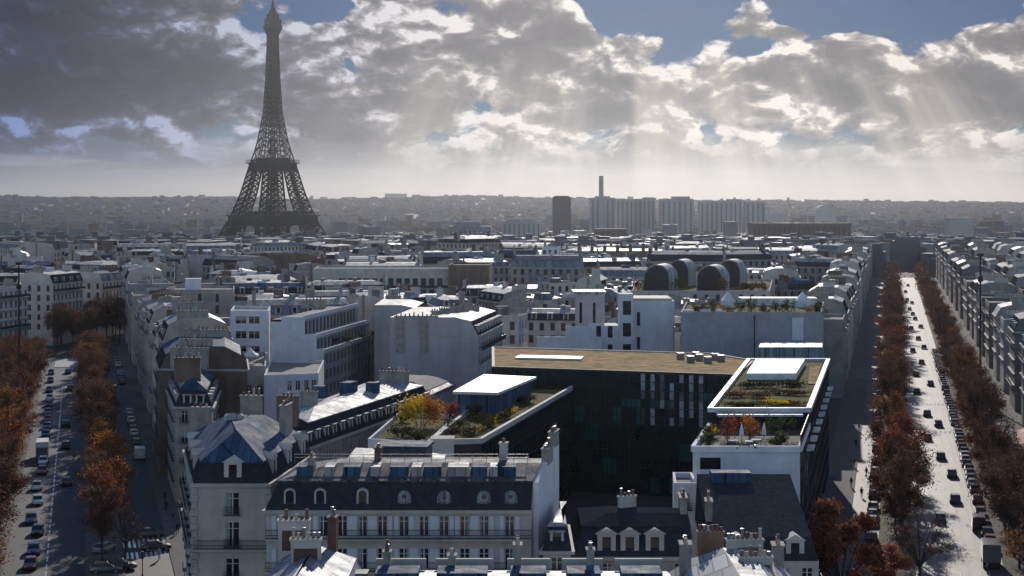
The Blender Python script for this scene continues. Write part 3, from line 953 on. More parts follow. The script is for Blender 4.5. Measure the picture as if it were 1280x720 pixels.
# slate house between the hotel and the office court
fpD = [(6.2, 180.5), (18.6, 180.5), (18.6, 191.5), (6.2, 193.5)]
D_, _ = building('slate_house', 'dark slate-roofed townhouse with three stone dormers between hotel and glass office', 'house', fpD, 0, 13.0, party=(1,), fac={0: (5, floors(13)), 2: (6, floors(13))}, wall='stone_cream', mh=3.0, mi=1.1, th=.9, ti=3.0, zmat='slate', near=True, dormers={0: [3.6, 6.0, 8.6]}, dstyle='stone')
chimney(D_, (18.2, 186), R(88), 3.6, 15, 18.4, 7, .7, near=True)
chimney(D_, (12.4, 188), R(30), 2.0, 15.5, 18.0, 4, .6, 'stone_pale', near=True)
fpD1 = [(3.2, 178.5), (6.0, 178.5), (6.0, 192.6), (5.4, 192.6)]
D1, _ = building('turret_house', 'narrow slate house with sunlit flat roof panel against the white gable', 'house', fpD1, 0, 14.0, fac={0: ([1.4], floors(14))}, wall='stone_pale', mh=2.6, mi=.5, th=.25, ti=.25, smat='slate', zmat='zinc_pale', near=True, dormers={0: [1.4]}, dstyle='plain')
fpD2 = [(20.2, 182), (32.0, 182), (33.6, 206.5), (21.6, 206.5)]
D2, _ = building('slate_roof_building', 'building under broad blue-grey slate roof in front of the pale planted office wing', 'building', fpD2, 0, 12.2, fac={0: (5, floors(12.2)), 1: (8, floors(12.2))}, wall='stone_pale', roof='flat', parapet=.1, zmat='slate', near=True)
D2i = inset(fpD2, [.7, .7, .3, .3])
s_ = MB(); zz_ = [14.7, 14.7, 17.6, 17.6]
for k in range(4):
    m_ = (k + 1) % 4; s_.poly([(*inset(fpD2, .05)[k], 12.32), (*inset(fpD2, .05)[m_], 12.32), (*D2i[m_], zz_[m_]), (*D2i[k], zz_[k])])
s_.poly([(*D2i[k], zz_[k]) for k in range(4)]); s_.obj('slate_roof', ['slate'], D2, merge=True)
for e_ in (3.4, 9.4):
    bm_, pm_ = dormer_mesh('stone'); o_ = put('dormer', bm_, D2, (20.2 + e_, 182.25, 12.4), 0); c_ = bpy.data.objects.new('pane', pm_); COL.objects.link(c_); c_.parent = o_
chimney(D2, (21.3, 189), R(86), 2.4, 14, 17.4, 6, .7, near=True)
b = MB(); b.obox((25.5, 203.8), 0, 4.6, 2.4, 16.0, 18.3); b.obj('lift_house', ['zinc_blue'], D2)
land('the broad slate roof', 930, 650)

# black glass office round its court
ROOF = 21.0
fpE = [(-3.5, 304), (37.6, 290), (44.0, 316), (38, 331), (-4, 345)]
OCC.append(fpE)
cE = cen(fpE)
E_ = thing('glass_office', 'black glass office block with tan planted roof facing the deep court', 'office', (cE[0], cE[1], 0))
w = MB(); w.ring(fpE, 0, fpE, ROOF, 0); P = inset(fpE, .5); w.ring(fpE, ROOF, P, ROOF, 1); w.ring(P, ROOF, P, ROOF - .25, 1)
w.obj('wall', ['metal_dark', 'trim_stone'], E_, merge=True)
r = MB(); r.poly([(*p, ROOF - .22) for p in P]); r.obj('planted_roof', ['sedum'], E_)


def curtain(parent, a, b, z0, z1, nx, nz, proud=.12, pane_pick=None):
    """Glass curtain wall: separate slightly tilted panes in a mullion grid."""
    L = math.hypot(b[0] - a[0], b[1] - a[1]); ux, uy = (b[0] - a[0]) / L, (b[1] - a[1]) / L; nxx, nyy = uy, -ux
    def Q(s, d, z): return (a[0] + ux * s + nxx * d, a[1] + uy * s + nyy * d, z)
    g = MB(); m = MB(); dz = (z1 - z0) / nz; ds = L / nx
    for i in range(nx):
        for j in range(nz):
            t1, t2 = RNG.uniform(-.012, .012), RNG.uniform(-.012, .012)
            s0, s1, c0, c1 = i * ds + .05, (i + 1) * ds - .05, z0 + j * dz + .06, z0 + (j + 1) * dz - .06
            mi = RNG.choice((0, 0, 0, 1)) if pane_pick is None else pane_pick(i / nx, j / nz)
            g.poly([Q(s0, .06 + t1, c0), Q(s1, .06 - t1, c0), Q(s1, .06 - t1 + t2, c1), Q(s0, .06 + t1 + t2, c1)], mi)
    for i in range(nx + 1):
        s = min(L - .06, max(.06, i * ds)); m.prism([(Q(s - .05, proud, 0)[0], Q(s - .05, proud, 0)[1]), Q(s + .05, proud, 0)[:2], Q(s + .05, .03, 0)[:2], Q(s - .05, .03, 0)[:2]], z0, z1)
    for j in range(nz + 1):
        z = z0 + j * dz; m.prism([Q(.02, proud + .02, 0)[:2], Q(L - .02, proud + .02, 0)[:2], Q(L - .02, .02, 0)[:2], Q(.02, .02, 0)[:2]], max(z0, z - .06), min(z1, z + .06))
    tag(g.obj('glass_panes', ['glass_green', 'glass', 'glass_tinted', 'pane_reflection', 'pane_reflection_dim'], parent), kind='stuff')
    m.obj('mullion_grid', ['metal_dark'], parent)


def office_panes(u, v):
    # reflections painted in as pale colour on some of the upper panes; whole bays and floors carry the green tinted glass
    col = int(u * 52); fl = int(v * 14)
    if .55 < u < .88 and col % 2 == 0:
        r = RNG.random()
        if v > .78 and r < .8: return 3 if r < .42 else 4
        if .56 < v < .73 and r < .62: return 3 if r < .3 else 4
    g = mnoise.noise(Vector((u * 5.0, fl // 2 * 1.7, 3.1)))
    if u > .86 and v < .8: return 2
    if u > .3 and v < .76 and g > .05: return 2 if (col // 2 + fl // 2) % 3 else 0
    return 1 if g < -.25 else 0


curtain(E_, fpE[0], fpE[1], .3, ROOF - .35, 52, 14, pane_pick=office_panes)
s = MB(); s.prism([(.5, 320), (12.5, 317), (13.2, 322), (1.5, 325)], ROOF - .2, ROOF + .15); s.obj('roof_slab', ['roof_membrane'], E_)
for k in range(7):
    s = MB(); s.obox((30 + RNG.uniform(-4, 8), 313 + k * 1.6), .3, 1.2, .9, ROOF - .2, ROOF + .9); s.obj('roof_vent', ['metal_grey'], E_)
land('the black glass office', 760, 470)

# planted office wing along the right avenue
Yf, Yu, Yb = 218.0, 241.0, 316.0
lF = lambda Y: 22.6 + (42.9 - 22.6) * (Y - Yf) / (Yb - Yf)
rF = lambda Y: 36.0 + (57.3 - 36.0) * (Y - Yf) / (Yb - Yf)
fpF = [(lF(Yf), Yf), (rF(Yf), Yf), (rF(Yb), Yb), (lF(Yb), Yb)]
OCC.append(fpF)
cF = cen(fpF)
F_ = thing('planted_office_wing', 'office wing with roof garden terrace and bright white roof slab along the avenue', 'office', (cF[0], cF[1], 0))
w = MB(); low = [fpF[0], fpF[1], (rF(Yu), Yu), (lF(Yu), Yu)]; up = [(lF(Yu), Yu), (rF(Yu), Yu), fpF[2], fpF[3]]
w.ring(low, 0, low, 18.5, 0, (0,)); w.poly([(*p, 18.5) for p in low])
facade(w, fpF[0], fpF[1], 0, 18.5, [2.2], [(16.3, 1.5)], 2.6, .3, 1)
w.obj('lower_wall', ['render_white', 'glass'], F_)
w = MB(); w.prism(up, 0, ROOF - .3, 0); w.obj('wall', ['metal_dark'], F_)
curtain(F_, fpF[1], fpF[2], .4, ROOF - .35, 42, 7)
curtain(F_, fpF[3], (lF(Yu), Yu), .4, ROOF - .35, 20, 7)
par = MB()
for (p, q, z) in ((fpF[0], fpF[1], 18.5), (fpF[1], (rF(Yu), Yu), 18.5), ((lF(Yu), Yu), fpF[0], 18.5)):
    L = math.hypot(q[0] - p[0], q[1] - p[1]); a = math.atan2(q[1] - p[1], q[0] - p[0])
    par.obox(((p[0] + q[0]) / 2, (p[1] + q[1]) / 2), a, L, .5, z, z + .75)
par.obj('terrace_parapet', ['render_white'], F_)
par = MB()
for (p, q) in ((up[0], up[1]), (up[1], up[2]), (up[2], up[3]), (up[3], up[0])):
    L = math.hypot(q[0] - p[0], q[1] - p[1]); a = math.atan2(q[1] - p[1], q[0] - p[0])
    par.obox(((p[0] + q[0]) / 2, (p[1] + q[1]) / 2), a, L + .5, .7, ROOF - .3, ROOF + .3)
par.obj('roof_parapet', ['roof_membrane'], F_)
r = MB(); r.poly([(*p, ROOF - .25) for p in inset(up, .3)]); r.obj('planted_roof', ['sedum_green'], F_)
s = MB(); s.prism([(lF(283) + 2.0, 283), (lF(283) + 10.0, 283), (lF(308) + 10.5, 308), (lF(308) + 1.8, 308)], ROOF - .2, ROOF + .9); s.obj('roof_slab', ['roof_membrane'], F_)
s = MB(); s.prism([(lF(280) + 11.4, 276), (rF(280) - 1.2, 276), (rF(306) - 1.0, 306), (lF(306) + 11.4, 306)], ROOF - .22, ROOF - .1); s.obj('planted_bed', ['sedum'], F_)
s = MB(); s.prism([(lF(Yu) + .8, Yu - 2.6), (rF(Yu) - 1.2, Yu - 2.6), (rF(Yu) - .8, Yu + .1), (lF(Yu) + .8, Yu + .1)], ROOF - .62, ROOF - .34); s.obj('canopy', ['roof_membrane'], F_)
for d in (.33, .68):
    s = MB(); x = lF(Yu) + (rF(Yu) - lF(Yu)) * d; s.cyl(x, Yu - 2.3, 18.5, ROOF - .62, .09); s.obj('canopy_post', ['metal_grey'], F_)
s = MB(); s.poly([(*p, 18.53) for p in inset(low, .26)]); s.obj('terrace_deck', ['deck'], F_)
fins = MB()
for k in range(9):
    Y = 232 + k * 9.2; x = rF(Y); fins.prism([(x + .2, Y), (x + 1.0, Y), (x + 2.2, Y + 4.6), (x + 1.2, Y + 4.6)], 16.5 + .25 * (Y > Yu), 16.75 + .25 * (Y > Yu))
for k in range(9):
    Y = 232 + k * 9.2; x = rF(Y); s = MB(); s.prism([(x + .15, Y), (x + 1.1, Y), (x + 2.1, Y + 4.6), (x + 1.1, Y + 4.6)], 16.6, 16.85); s.obj('sun_louvre', ['roof_membrane'], F_)
land('the planted office wing', 960, 510)
fpF2 = [(19.4, 209), (22.2, 209), (22.4, 217.2), (20.0, 217.2)]
building('annex_house', 'small pale annex squeezed against the planted office wing', 'annex', fpF2, 0, 15.4, fac={0: ([1.4], floors(15.4))}, wall='render_white', roof='flat', zmat='roof_gravel', near=True)

# left office wing with pavilion terrace
fpG = [(-10.6, 231), (-4.2, 232), (10.2, 297.6), (-2.2, 302)]
OCC.append(fpG)
cG = cen(fpG)
G_ = thing('terrace_office_wing', 'low dark glass wing carrying a garden terrace and a zinc pavilion', 'office', (cG[0], cG[1], 0))
w = MB(); w.prism(fpG, 0, 17.6); w.obj('wall', ['metal_dark'], G_)
curtain(G_, fpG[1], fpG[2], .4, 17.3, 30, 6); curtain(G_, (-7.6, 231.47), (-4.3, 231.98), .4, 16.4, 4, 6)
w = MB(); w.prism([(-10.8, 230.6), (-7.7, 231.1), (-7.7, 234), (-10.8, 234)], 0, 18.4); w.obj('corner_pier', ['stone_pale'], G_)
par = MB()
for (p, q) in ((fpG[1], fpG[2]), (fpG[0], fpG[1]), (fpG[3], fpG[0])):
    L = math.hypot(q[0] - p[0], q[1] - p[1]); a = math.atan2(q[1] - p[1], q[0] - p[0])
    par.obox(((p[0] + q[0]) / 2, (p[1] + q[1]) / 2), a, L, .5, 17.6, 18.3)
par.obj('terrace_parapet', ['trim_stone'], G_)
s = MB(); s.poly([(*p, 17.63) for p in inset(fpG, .26)]); s.obj('terrace_garden', ['sedum_green'], G_)
pv = [(-8.6, 264.5), (-2.4, 263), (3.6, 286), (-4.4, 290)]
s = MB(); s.prism(inset(pv, .35), 17.62, 20.6); s.obj('pavilion_wall', ['zinc_blue'], G_)
s = MB(); s.prism(inset(pv, -.35), 20.6, 21.0); s.obj('pavilion_roof', ['roof_membrane'], G_)
land('the pavilion terrace', 610, 500)

# low white wall and roofs left of that wing
fpH = [(-19.5, 236), (-11.2, 232.5), (-8.2, 262), (-17.2, 266)]
H_, _ = building('white_annex', 'low white walled annex left of the garden terrace', 'annex', fpH, 0, 17.0, fac={}, wall='render_white', roof='flat', zmat='sedum_green', near=True)
fpH2 = [(-20.0, 205), (-8.2, 203), (-7.4, 222), (-19.6, 225)]
H2, _ = building('skylight_house', 'courtyard house with dark skylight roof behind the shuttered hotel', 'house', fpH2, 0, 15.6, party=(3,), fac={0: (5, floors(15.6))}, wall='stone_pale', mh=2.0, mi=1.0, th=1.2, ti=4.2, smat='slate', zmat='zinc_pale', near=True)
b = MB(); b.obox((-13.2, 213.6), R(-6), 6.2, 5.0, 18.0, 19.9); b.obj('lantern', ['roof_dark'], H2)
b = MB(); b.obox((-13.2, 213.6), R(-6), 6.6, 5.4, 19.9, 20.2); b.obj('lantern_roof', ['zinc_blue'], H2)

# long sunlit zinc roof
ua = R(74.3)
def LI(u, v): return (-28.2 + math.cos(ua) * u - math.sin(ua) * v, 239 + math.sin(ua) * u + math.cos(ua) * v)
fpI = [LI(0, 0), LI(54, 0), LI(54, 12.5), LI(12, 8.6)]
fpI = ccw(fpI)
I_, _ = building('long_zinc_building', 'long stone block with broad sunlit zinc roof above a row of slate dormers', 'building', fpI, 0, 15.9, fac={0: (17, floors(15.9)), 3: (4, floors(15.9))}, wall='stone_cream', mh=3.2, mi=1.0, th=.9, ti=3.4, zmat='zinc_pale', near=True, dormers={0: 17}, dstyle='plain', win=(1.15, 2.0), guards=False)
for (u, v, ln, z1) in ((33, 6.5, 3.2, 21.6), (36, 3.6, 1.6, 21.3), (28, 9.4, 1.6, 21.4)):
    b = MB(); b.obox(LI(u, v), ua, ln, 1.8, 19.5, z1); b.obj('roof_hutch', ['zinc_blue'], I_)
chimney(I_, LI(3.0, 4.0), ua + R(90), 3.0, 18.5, 22.6, 5, .9, 'brick_brown', near=True)
chimney(I_, LI(18, 7.0), ua + R(90), 2.6, 19, 21.6, 5, .6, near=True)
chimney(I_, LI(50, 5), ua + R(90), 5, 19, 21.6, 8, .6, near=True)
land('the long sunlit zinc roof', 450, 490)

# stone block fronting the left avenue behind the crossing
fpJ = [(-55.6, 288), (-49.4, 287), (-52.5, 312.5), (-62.0, 314)]
J_, _ = building('avenue_block', 'narrow stone block with blue zinc roof just beyond the zebra crossing', 'building', fpJ, 0, 15.8, party=(2,), fac={0: (2, floors(15.8)), 3: (8, floors(15.8)), 1: (7, floors(15.8))}, wall='stone_cream', mh=2.8, mi=1.0, th=1.5, ti=2.0, zmat='zinc_blue', near=True, dormers={0: [2, 4.2], 3: 8, 1: 6}, dstyle='plain')
chimney(J_, (-54.5, 293), R(4), 4.4, 19.5, 23.4, 6, .9, 'brick_brown', near=True)
chimney(J_, (-57.5, 311), R(-10), 7.0, 19.5, 23.6, 9, .7, near=True)
land('the narrow avenue block', 235, 520)

fpJ2 = [(-63.6, 314.6), (-47.5, 313), (-51, 334), (-68.6, 336)]
J2, _ = building('brown_gable_house', 'house with blank brown party wall facing the blue zinc roof', 'building', fpJ2, 0, 19.5, party=(0, 2), fac={3: (7, floors(19.5))}, wall='brick_brown', mh=2.6, mi=1.2, th=1.6, ti=2.8, zmat='zinc_blue', near=True)
chimney(J2, (-57, 314.9), R(-5), 6, 22, 24.8, 8, .6, near=True)
chimney(J2, (-59, 335), R(-5), 8, 22, 25.0, 10, .6, near=True)

# white stepped gable with terraces and the tent house
Y0 = 385
fpN = [(xw(337, Y0), Y0), (xw(404, Y0), Y0 - 4), (xw(455, 430), 428), (xw(400, 432), 432)]
N_ = thing('stepped_terrace_building', 'apartment block with tall white stepped gable and planted terraces to its right', 'building', (cen(fpN)[0], cen(fpN)[1], 0))
OCC.append(fpN)
g = MB(); nY = lambda px, py: (xw(px, Y0), zat(py, Y0))
stp = [(339, 402), (352, 402), (352, 396), (381, 396), (381, 418), (396, 418), (396, 436), (405, 436), (405, 515), (339, 515)]
pts = [nY(*p) for p in stp]
for d in (0, 1):
    q = [(x, Y0 - d * .5, z) for x, z in pts]
    g.poly(q if d == 0 else q[::-1])
for i in range(len(pts)):
    a, b2 = pts[i], pts[(i + 1) % len(pts)]
    g.poly([(a[0], Y0, a[1]), (a[0], Y0 - .5, a[1]), (b2[0], Y0 - .5, b2[1]), (b2[0], Y0, b2[1])])
g.obj('gable_wall', ['render_white'], N_)
lv = [(0, nY(405, 436)[1] - 1, 405), (nY(405, 436)[1] - 1, nY(396, 418)[1] - .8, 395), (nY(396, 418)[1] - .8, nY(381, 396)[1] - .6, 380)]
ux, uy = (xw(470, 432) - xw(405, Y0)), 47.0
for k, (z0, z1, px) in enumerate(lv):
    t = MB(); x0 = xw(px, Y0)
    fp = ccw([(xw(339, Y0), Y0 + .05), (x0, Y0 + .05), (x0 + ux, Y0 + uy), (xw(339, Y0) + ux, Y0 + uy)])
    if k == 0:
        o, rz = facade(t, fp[1], fp[2], z0, z1, [2.5 + 3.2 * q for q in range(14)], floors(z1), 1.8, .25, 1); t.poly([(*p, z1) for p in fp], 2)
    else:
        facade(t, fp[1], fp[2], z0, z1, [2.0 + 3.0 * q for q in range(15)], [(z0 + .6, z1 - z0 - 1.1)], 2.2, .3, 1); t.poly([(*p, z1) for p in fp], 2)
    t.poly([(*fp[2], z0), (*fp[3], z0), (*fp[3], z1), (*fp[2], z1)]); t.poly([(*fp[3], z0), (*fp[0], z0), (*fp[0], z1), (*fp[3], z1)])
    t.obj('storey', ['render_grey', 'glass_far', 'roof_gravel'], N_, merge=True)
    e = MB(); L = math.hypot(fp[2][0] - fp[1][0], fp[2][1] - fp[1][1]); a = math.atan2(fp[2][1] - fp[1][1], fp[2][0] - fp[1][0])
    e.obox(((fp[1][0] + fp[2][0]) / 2, (fp[1][1] + fp[2][1]) / 2), a, L, .4, z1 + .003, z1 + .9); e.obj('terrace_parapet', ['render_white'], N_)
chimney(N_, (xw(392, 425), 425), R(5), 6, lv[2][1], lv[2][1] + 1.8, 7, .7, near=True)
land('the white stepped gable', 370, 430)
fpN2 = ccw([(xw(288, 387), 387), (xw(336, 386), 386), (xw(338, 402), 402), (xw(292, 404), 404)])
N2, _ = building('terrace_apartments', 'grey-blue apartment house with ribbon windows left of the white stepped gable', 'building', fpN2, 0, zat(392, 387), fac={0: ([2.4, 5.4], floors(zat(392, 387), h=1.7))}, wall='render_white', roof='flat', zmat='roof_gravel', near=True, win=(2.5, 1.7), guards=False)
fpN3 = ccw([(xw(290, 352), 352), (xw(332, 351), 351), (xw(334, 384), 384), (xw(294, 385), 385)])
N3, _ = building('tent_house', 'low pale house whose flat roof carries a small white tent', 'house', fpN3, 0, zat(457, 352) - .7, fac={0: (3, floors(zat(457, 352)))}, wall='render_grey', roof='flat', zmat='roof_gravel', near=True)
zt = zat(457, 352) - .64
tn = thing('garden_tent', 'small white peaked tent on the flat roof left of the stepped gable', 'tent', (xw(313, 364), 364, zt))
t = MB(); h = 1.75
for (sx, sy) in ((-1, -1), (1, -1), (1, 1), (-1, 1)):
    p = MB(); p.cyl(xw(313, 364) + sx * 1.4, 364 + sy * 1.4, zt, zt + h, .05, n=6); p.obj('tent_pole', ['metal_grey'], tn)
cx = xw(313, 364)
prev = [(cx + sx * 1.6, 364 + sy * 1.6, zt + h - .35) for sx, sy in ((-1, -1), (1, -1), (1, 1), (-1, 1))]
for rr, zz in ((1.6, 0.0), (1.0, .32), (.5, .8), (.12, 1.5)):
    cur = [(cx + sx * rr, 364 + sy * rr, zt + h + zz) for sx, sy in ((-1, -1), (1, -1), (1, 1), (-1, 1))]
    for k in range(4): t.poly([prev[k], prev[(k + 1) % 4], cur[(k + 1) % 4], cur[k]])
    prev = cur
t.poly(prev); t.obj('canopy', ['canvas'], tn, merge=True)
fpN4 = ccw([(xw(330, 346), 346), (xw(398, 350), 350), (xw(405, 378), 378), (xw(338, 380), 380)])
N4, _ = building('arcade_house', 'low white house with a row of arched windows under the stepped gable', 'house', fpN4, 0, zat(472, 348), fac={0: ([5.2, 6.9, 8.6, 10.2], [(zat(472, 348) - 2.6, 2.0)])}, wall='render_white', roof='flat', zmat='roof_gravel', near=True, win=(.95, 2.0), guards=False)

# tall blind party wall with mansard at its right
Yo = 363
fpO = ccw([(xw(487, Yo), Yo), (xw(598, Yo), Yo), (xw(628, 398), 398), (xw(520, 398), 398)])
O_, _ = building('party_wall_building', 'apartment block showing a huge blank mauve-grey party wall and dormers at its right', 'building', fpO, 0, zat(420, Yo), party=(0, 2, 3), fac={1: (10, floors(zat(420, Yo)))}, wall='party_wall', mh=3.0, mi=1.6, th=.9, ti=3.2, zmat='zinc_pale', near=True, dormers={1: 9}, dstyle='plain', balc=[(1, zat(420, Yo) - 3.2, 0, None)])
for px in (500, 530):
    b = MB(); b.box(xw(px - 5, Yo), Yo - .22, zat(440, Yo), xw(px + 5, Yo), Yo - .02, zat(396, Yo)); b.obj('chimney_flue', ['chimney_render'], O_)
chimney(O_, (xw(520, Yo), Yo + .5), 0, 9, zat(405, Yo), zat(396, Yo), 10, .7, near=True)
for k in range(5):
    chimney(O_, (xw(545 + k * 12, 372 + k * 4), 372 + k * 4), R(20), 2.2, zat(404, Yo), zat(393, Yo) + .3 * k % 1, 4, .6, near=True)
fpO2 = ccw([(xw(468, 405), 405), (xw(524, 405), 405), (xw(535, 428), 428), (xw(478, 428), 428)])
O2, _ = building('white_gable_house', 'pale blank-walled house peeking out behind the mauve-grey party wall', 'building', fpO2, 0, zat(392, 405), party=(0, 2, 3), wall='render_grey', mh=1.2, mi=1.2, th=.8, ti=3, zmat='zinc_pale')
land('the mauve-grey party wall', 545, 430)
# small annexes below it
fpO3 = ccw([(-27.5, 322), (-15.0, 318), (-11.0, 338), (-23.0, 342)])
building('pitched_annex', 'low annex with shallow pitched roof at the foot of the party wall', 'annex', fpO3, 0, 14.5, fac={0: (2, floors(14.5))}, wall='render_white', mh=.6, mi=.8, th=1.2, ti=3.5, smat='zinc', zmat='roof_gravel', near=True)

# art deco white house
Yp = 425
zP = lambda py: zat(py, Yp)
P_ = thing('art_deco_house', 'white art deco house with narrow window tower and stepped blank gable', 'house', (xw(800, Yp), Yp, 0))
OCC.append(ccw([(xw(670, Yp), Yp - 3), (xw(846, Yp), Yp - 3), (xw(850, 452), 452), (xw(672, 452), 452)]))
m = MB(); m.box(xw(790, Yp), Yp - .4, 0, xw(843, Yp), Yp + 14, zP(376)); 
m.obj('main_wall', ['render_white'], P_)
m = MB()
facade(m, (xw(774, Yp), Yp - 2.2), (xw(791, Yp), Yp - 2.2), 0, zP(367), [1.75], [(zP(445), 3.1), (zP(420), 3.3), (zP(393), 3.4)], 2.0, .5, 1)
m.prism([(xw(774, Yp), Yp - 1.65), (xw(791, Yp), Yp - 1.65), (xw(791, Yp), Yp + 5), (xw(774, Yp), Yp + 5)], 0, zP(367))
for x in (774, 791): m.poly([(xw(x, Yp), Yp - 2.2, 0), (xw(x, Yp), Yp - 1.65, 0), (xw(x, Yp), Yp - 1.65, zP(367)), (xw(x, Yp), Yp - 2.2, zP(367))])
m.poly([(xw(774, Yp), Yp - 2.2, zP(367)), (xw(791, Yp), Yp - 2.2, zP(367)), (xw(791, Yp), Yp - 1.65, zP(367)), (xw(774, Yp), Yp - 1.65, zP(367))])
m.obj('tower', ['render_white', 'glass'], P_)
m = MB(); st = [(806, 451), (806, 440), (814, 425), (806, 425), (806, 415), (824, 415), (824, 405), (842, 405), (842, 451)]
q = [(xw(a, Yp - 2), zat(b2, Yp - 2)) for a, b2 in ((802, 470), (802, 448), (822, 418), (822, 406), (841, 406), (841, 470))]
m.poly([(x, Yp - 2, z) for x, z in q]); m.poly([(x, Yp - .4, z) for x, z in q][::-1])
for i in range(len(q)):
    a, b2 = q[i], q[(i + 1) % len(q)]; m.poly([(a[0], Yp - 2, a[1]), (a[0], Yp - .4, a[1]), (b2[0], Yp - .4, b2[1]), (b2[0], Yp - 2, b2[1])])
m.obj('stepped_gable', ['render_white'], P_)
m = MB(); facade(m, (xw(738, Yp), Yp - .5), (xw(774, Yp), Yp - .5), 0, zP(407), [2.0, 4.8], [(zP(445), 2.9), (zP(422), 2.9)], 1.2, .4, 1)
m.prism([(xw(738, Yp), Yp), (xw(774, Yp), Yp), (xw(774, Yp), Yp + 12), (xw(738, Yp), Yp + 12)], 0, zP(408)); m.obj('wing', ['render_white', 'glass'], P_)
m = MB(); q = [(671, 440), (671, 419), (707, 419), (707, 407), (738, 407), (738, 424), (754, 424), (754, 440)]
m.box(xw(671, Yp - 3), Yp - 3, 0, xw(752, Yp - 3), Yp - 2.4, zat(421, Yp - 3)); m.box(xw(707, Yp - 3), Yp - 3.05, 0, xw(737, Yp - 3), Yp - 2.35, zat(408, Yp - 3)); m.obj('terrace_wall', ['render_white'], P_)
for px in (798, 797):
    pass
for (px, py0, py1) in ((798, 390, 407), (798, 421, 436)):
    b = MB(); b.box(xw(px - 2, Yp), Yp - .44, zP(py1), xw(px + 2, Yp), Yp - .41, zP(py0)); b.obj('window', ['glass'], P_)
m = MB(); m.box(xw(789, Yp) + .2, Yp + .2, zP(376), xw(840, Yp), Yp + 13.5, zP(373)); m.obj('roof_parapet', ['trim_stone'], P_)
pvl = MB(); facade(pvl, (xw(719, 440), 440), (xw(756, 440), 440), 0, zat(368, 440), [1.4, 4.8], [(zat(404, 440), 5.2)], .7, .3, 1)
pvl.prism([(xw(719, 440), 440.4), (xw(756, 440), 440.4), (xw(756, 452), 452), (xw(719, 452), 452)], 0, zat(368, 440)); pvl.obj('pavilion', ['render_grey', 'glass'], P_)
pvl = MB(); pvl.box(xw(716, 440), 439.4, zat(368, 440) + .003, xw(758, 440), 452, zat(364.5, 440)); pvl.obj('pavilion_roof', ['zinc_pale'], P_)
land('the art deco house', 800, 400)

# wide grey wall with roof garden
Yq = 399
fpQ = ccw([(xw(851, Yq), Yq), (xw(1027, Yq), Yq), (xw(1030, 440), 440), (xw(858, 440), 440)])
Q_, _ = building('garden_roof_building', 'wide building with plain grey-blue rear wall and a garden on its roof', 'building', fpQ, 0, zat(394, Yq), fac={1: (9, floors(zat(394, Yq)))}, wall='render_grey', roof='flat', zmat='sedum_green', near=False)
for (px, m) in ((943, 'metal_dark'),):
    b = MB(); b.box(xw(px, Yq) - .12, Yq - .14, 4, xw(px, Yq) + .12, Yq - .01, zat(394, Yq)); b.obj('drain_pipe', [m], Q_)
b = MB(); b.box(xw(990, Yq), Yq - .3, 4, xw(1004, Yq), Yq - .02, zat(397, Yq)); b.obj('flue_breast', ['render_white'], Q_)
for px in (910, 1003):      # white pointed glass lanterns
    b = MB(); x = xw(px, 428); z = zat(394, Yq); wv_ = 1.6
    b.prism([(x - wv_, 426), (x + wv_, 426), (x + wv_, 429.5), (x - wv_, 429.5)], z, z + 1.7)
    b.poly([(x - wv_, 426, z + 1.7), (x + wv_, 426, z + 1.7), (x, 427.7, z + 4.0)]); b.poly([(x + wv_, 426, z + 1.7), (x + wv_, 429.5, z + 1.7), (x, 427.7, z + 4.0)])
    b.poly([(x + wv_, 429.5, z + 1.7), (x - wv_, 429.5, z + 1.7), (x, 427.7, z + 4.0)]); b.poly([(x - wv_, 429.5, z + 1.7), (x - wv_, 426, z + 1.7), (x, 427.7, z + 4.0)])
    b.obj('roof_lantern', ['render_white'], Q_)
for k in range(3):
    b = MB(); b.box(xw(855 + k * 20, 401), 401, zat(394, Yq) + .1, xw(868 + k * 20, 401), 403, zat(391 - (k % 2), Yq) + .5); b.obj('planter', ['render_white'], Q_)
b = MB(); b.box(xw(925, 436), 434, zat(394, Yq), xw(1020, 436), 439.5, zat(372, 436)); b.obj('penthouse', ['roof_membrane'], Q_)
land('the wide garden-roofed wall', 940, 415)
fpQ2 = ccw([(xw(850, 348), 350), (xw(1020, 348), 345), (xw(1026, Yq - 2), Yq - 3), (xw(852, Yq - 2), Yq - 3)])
Q2, _ = building('low_blue_roof_annex', 'low flat-roofed annex in the shade before the wide garden-roofed wall', 'annex', fpQ2, 0, 12.5, fac={}, wall='render_grey', roof='flat', zmat='zinc_blue')
b = MB(); b.prism([(xw(948, 372), 372), (xw(1028, 372), 372), (xw(1028, 390), 390), (xw(952, 390), 390)], 14, zat(434, 372)); b.obj('roof_slab', ['zinc'], Q2)

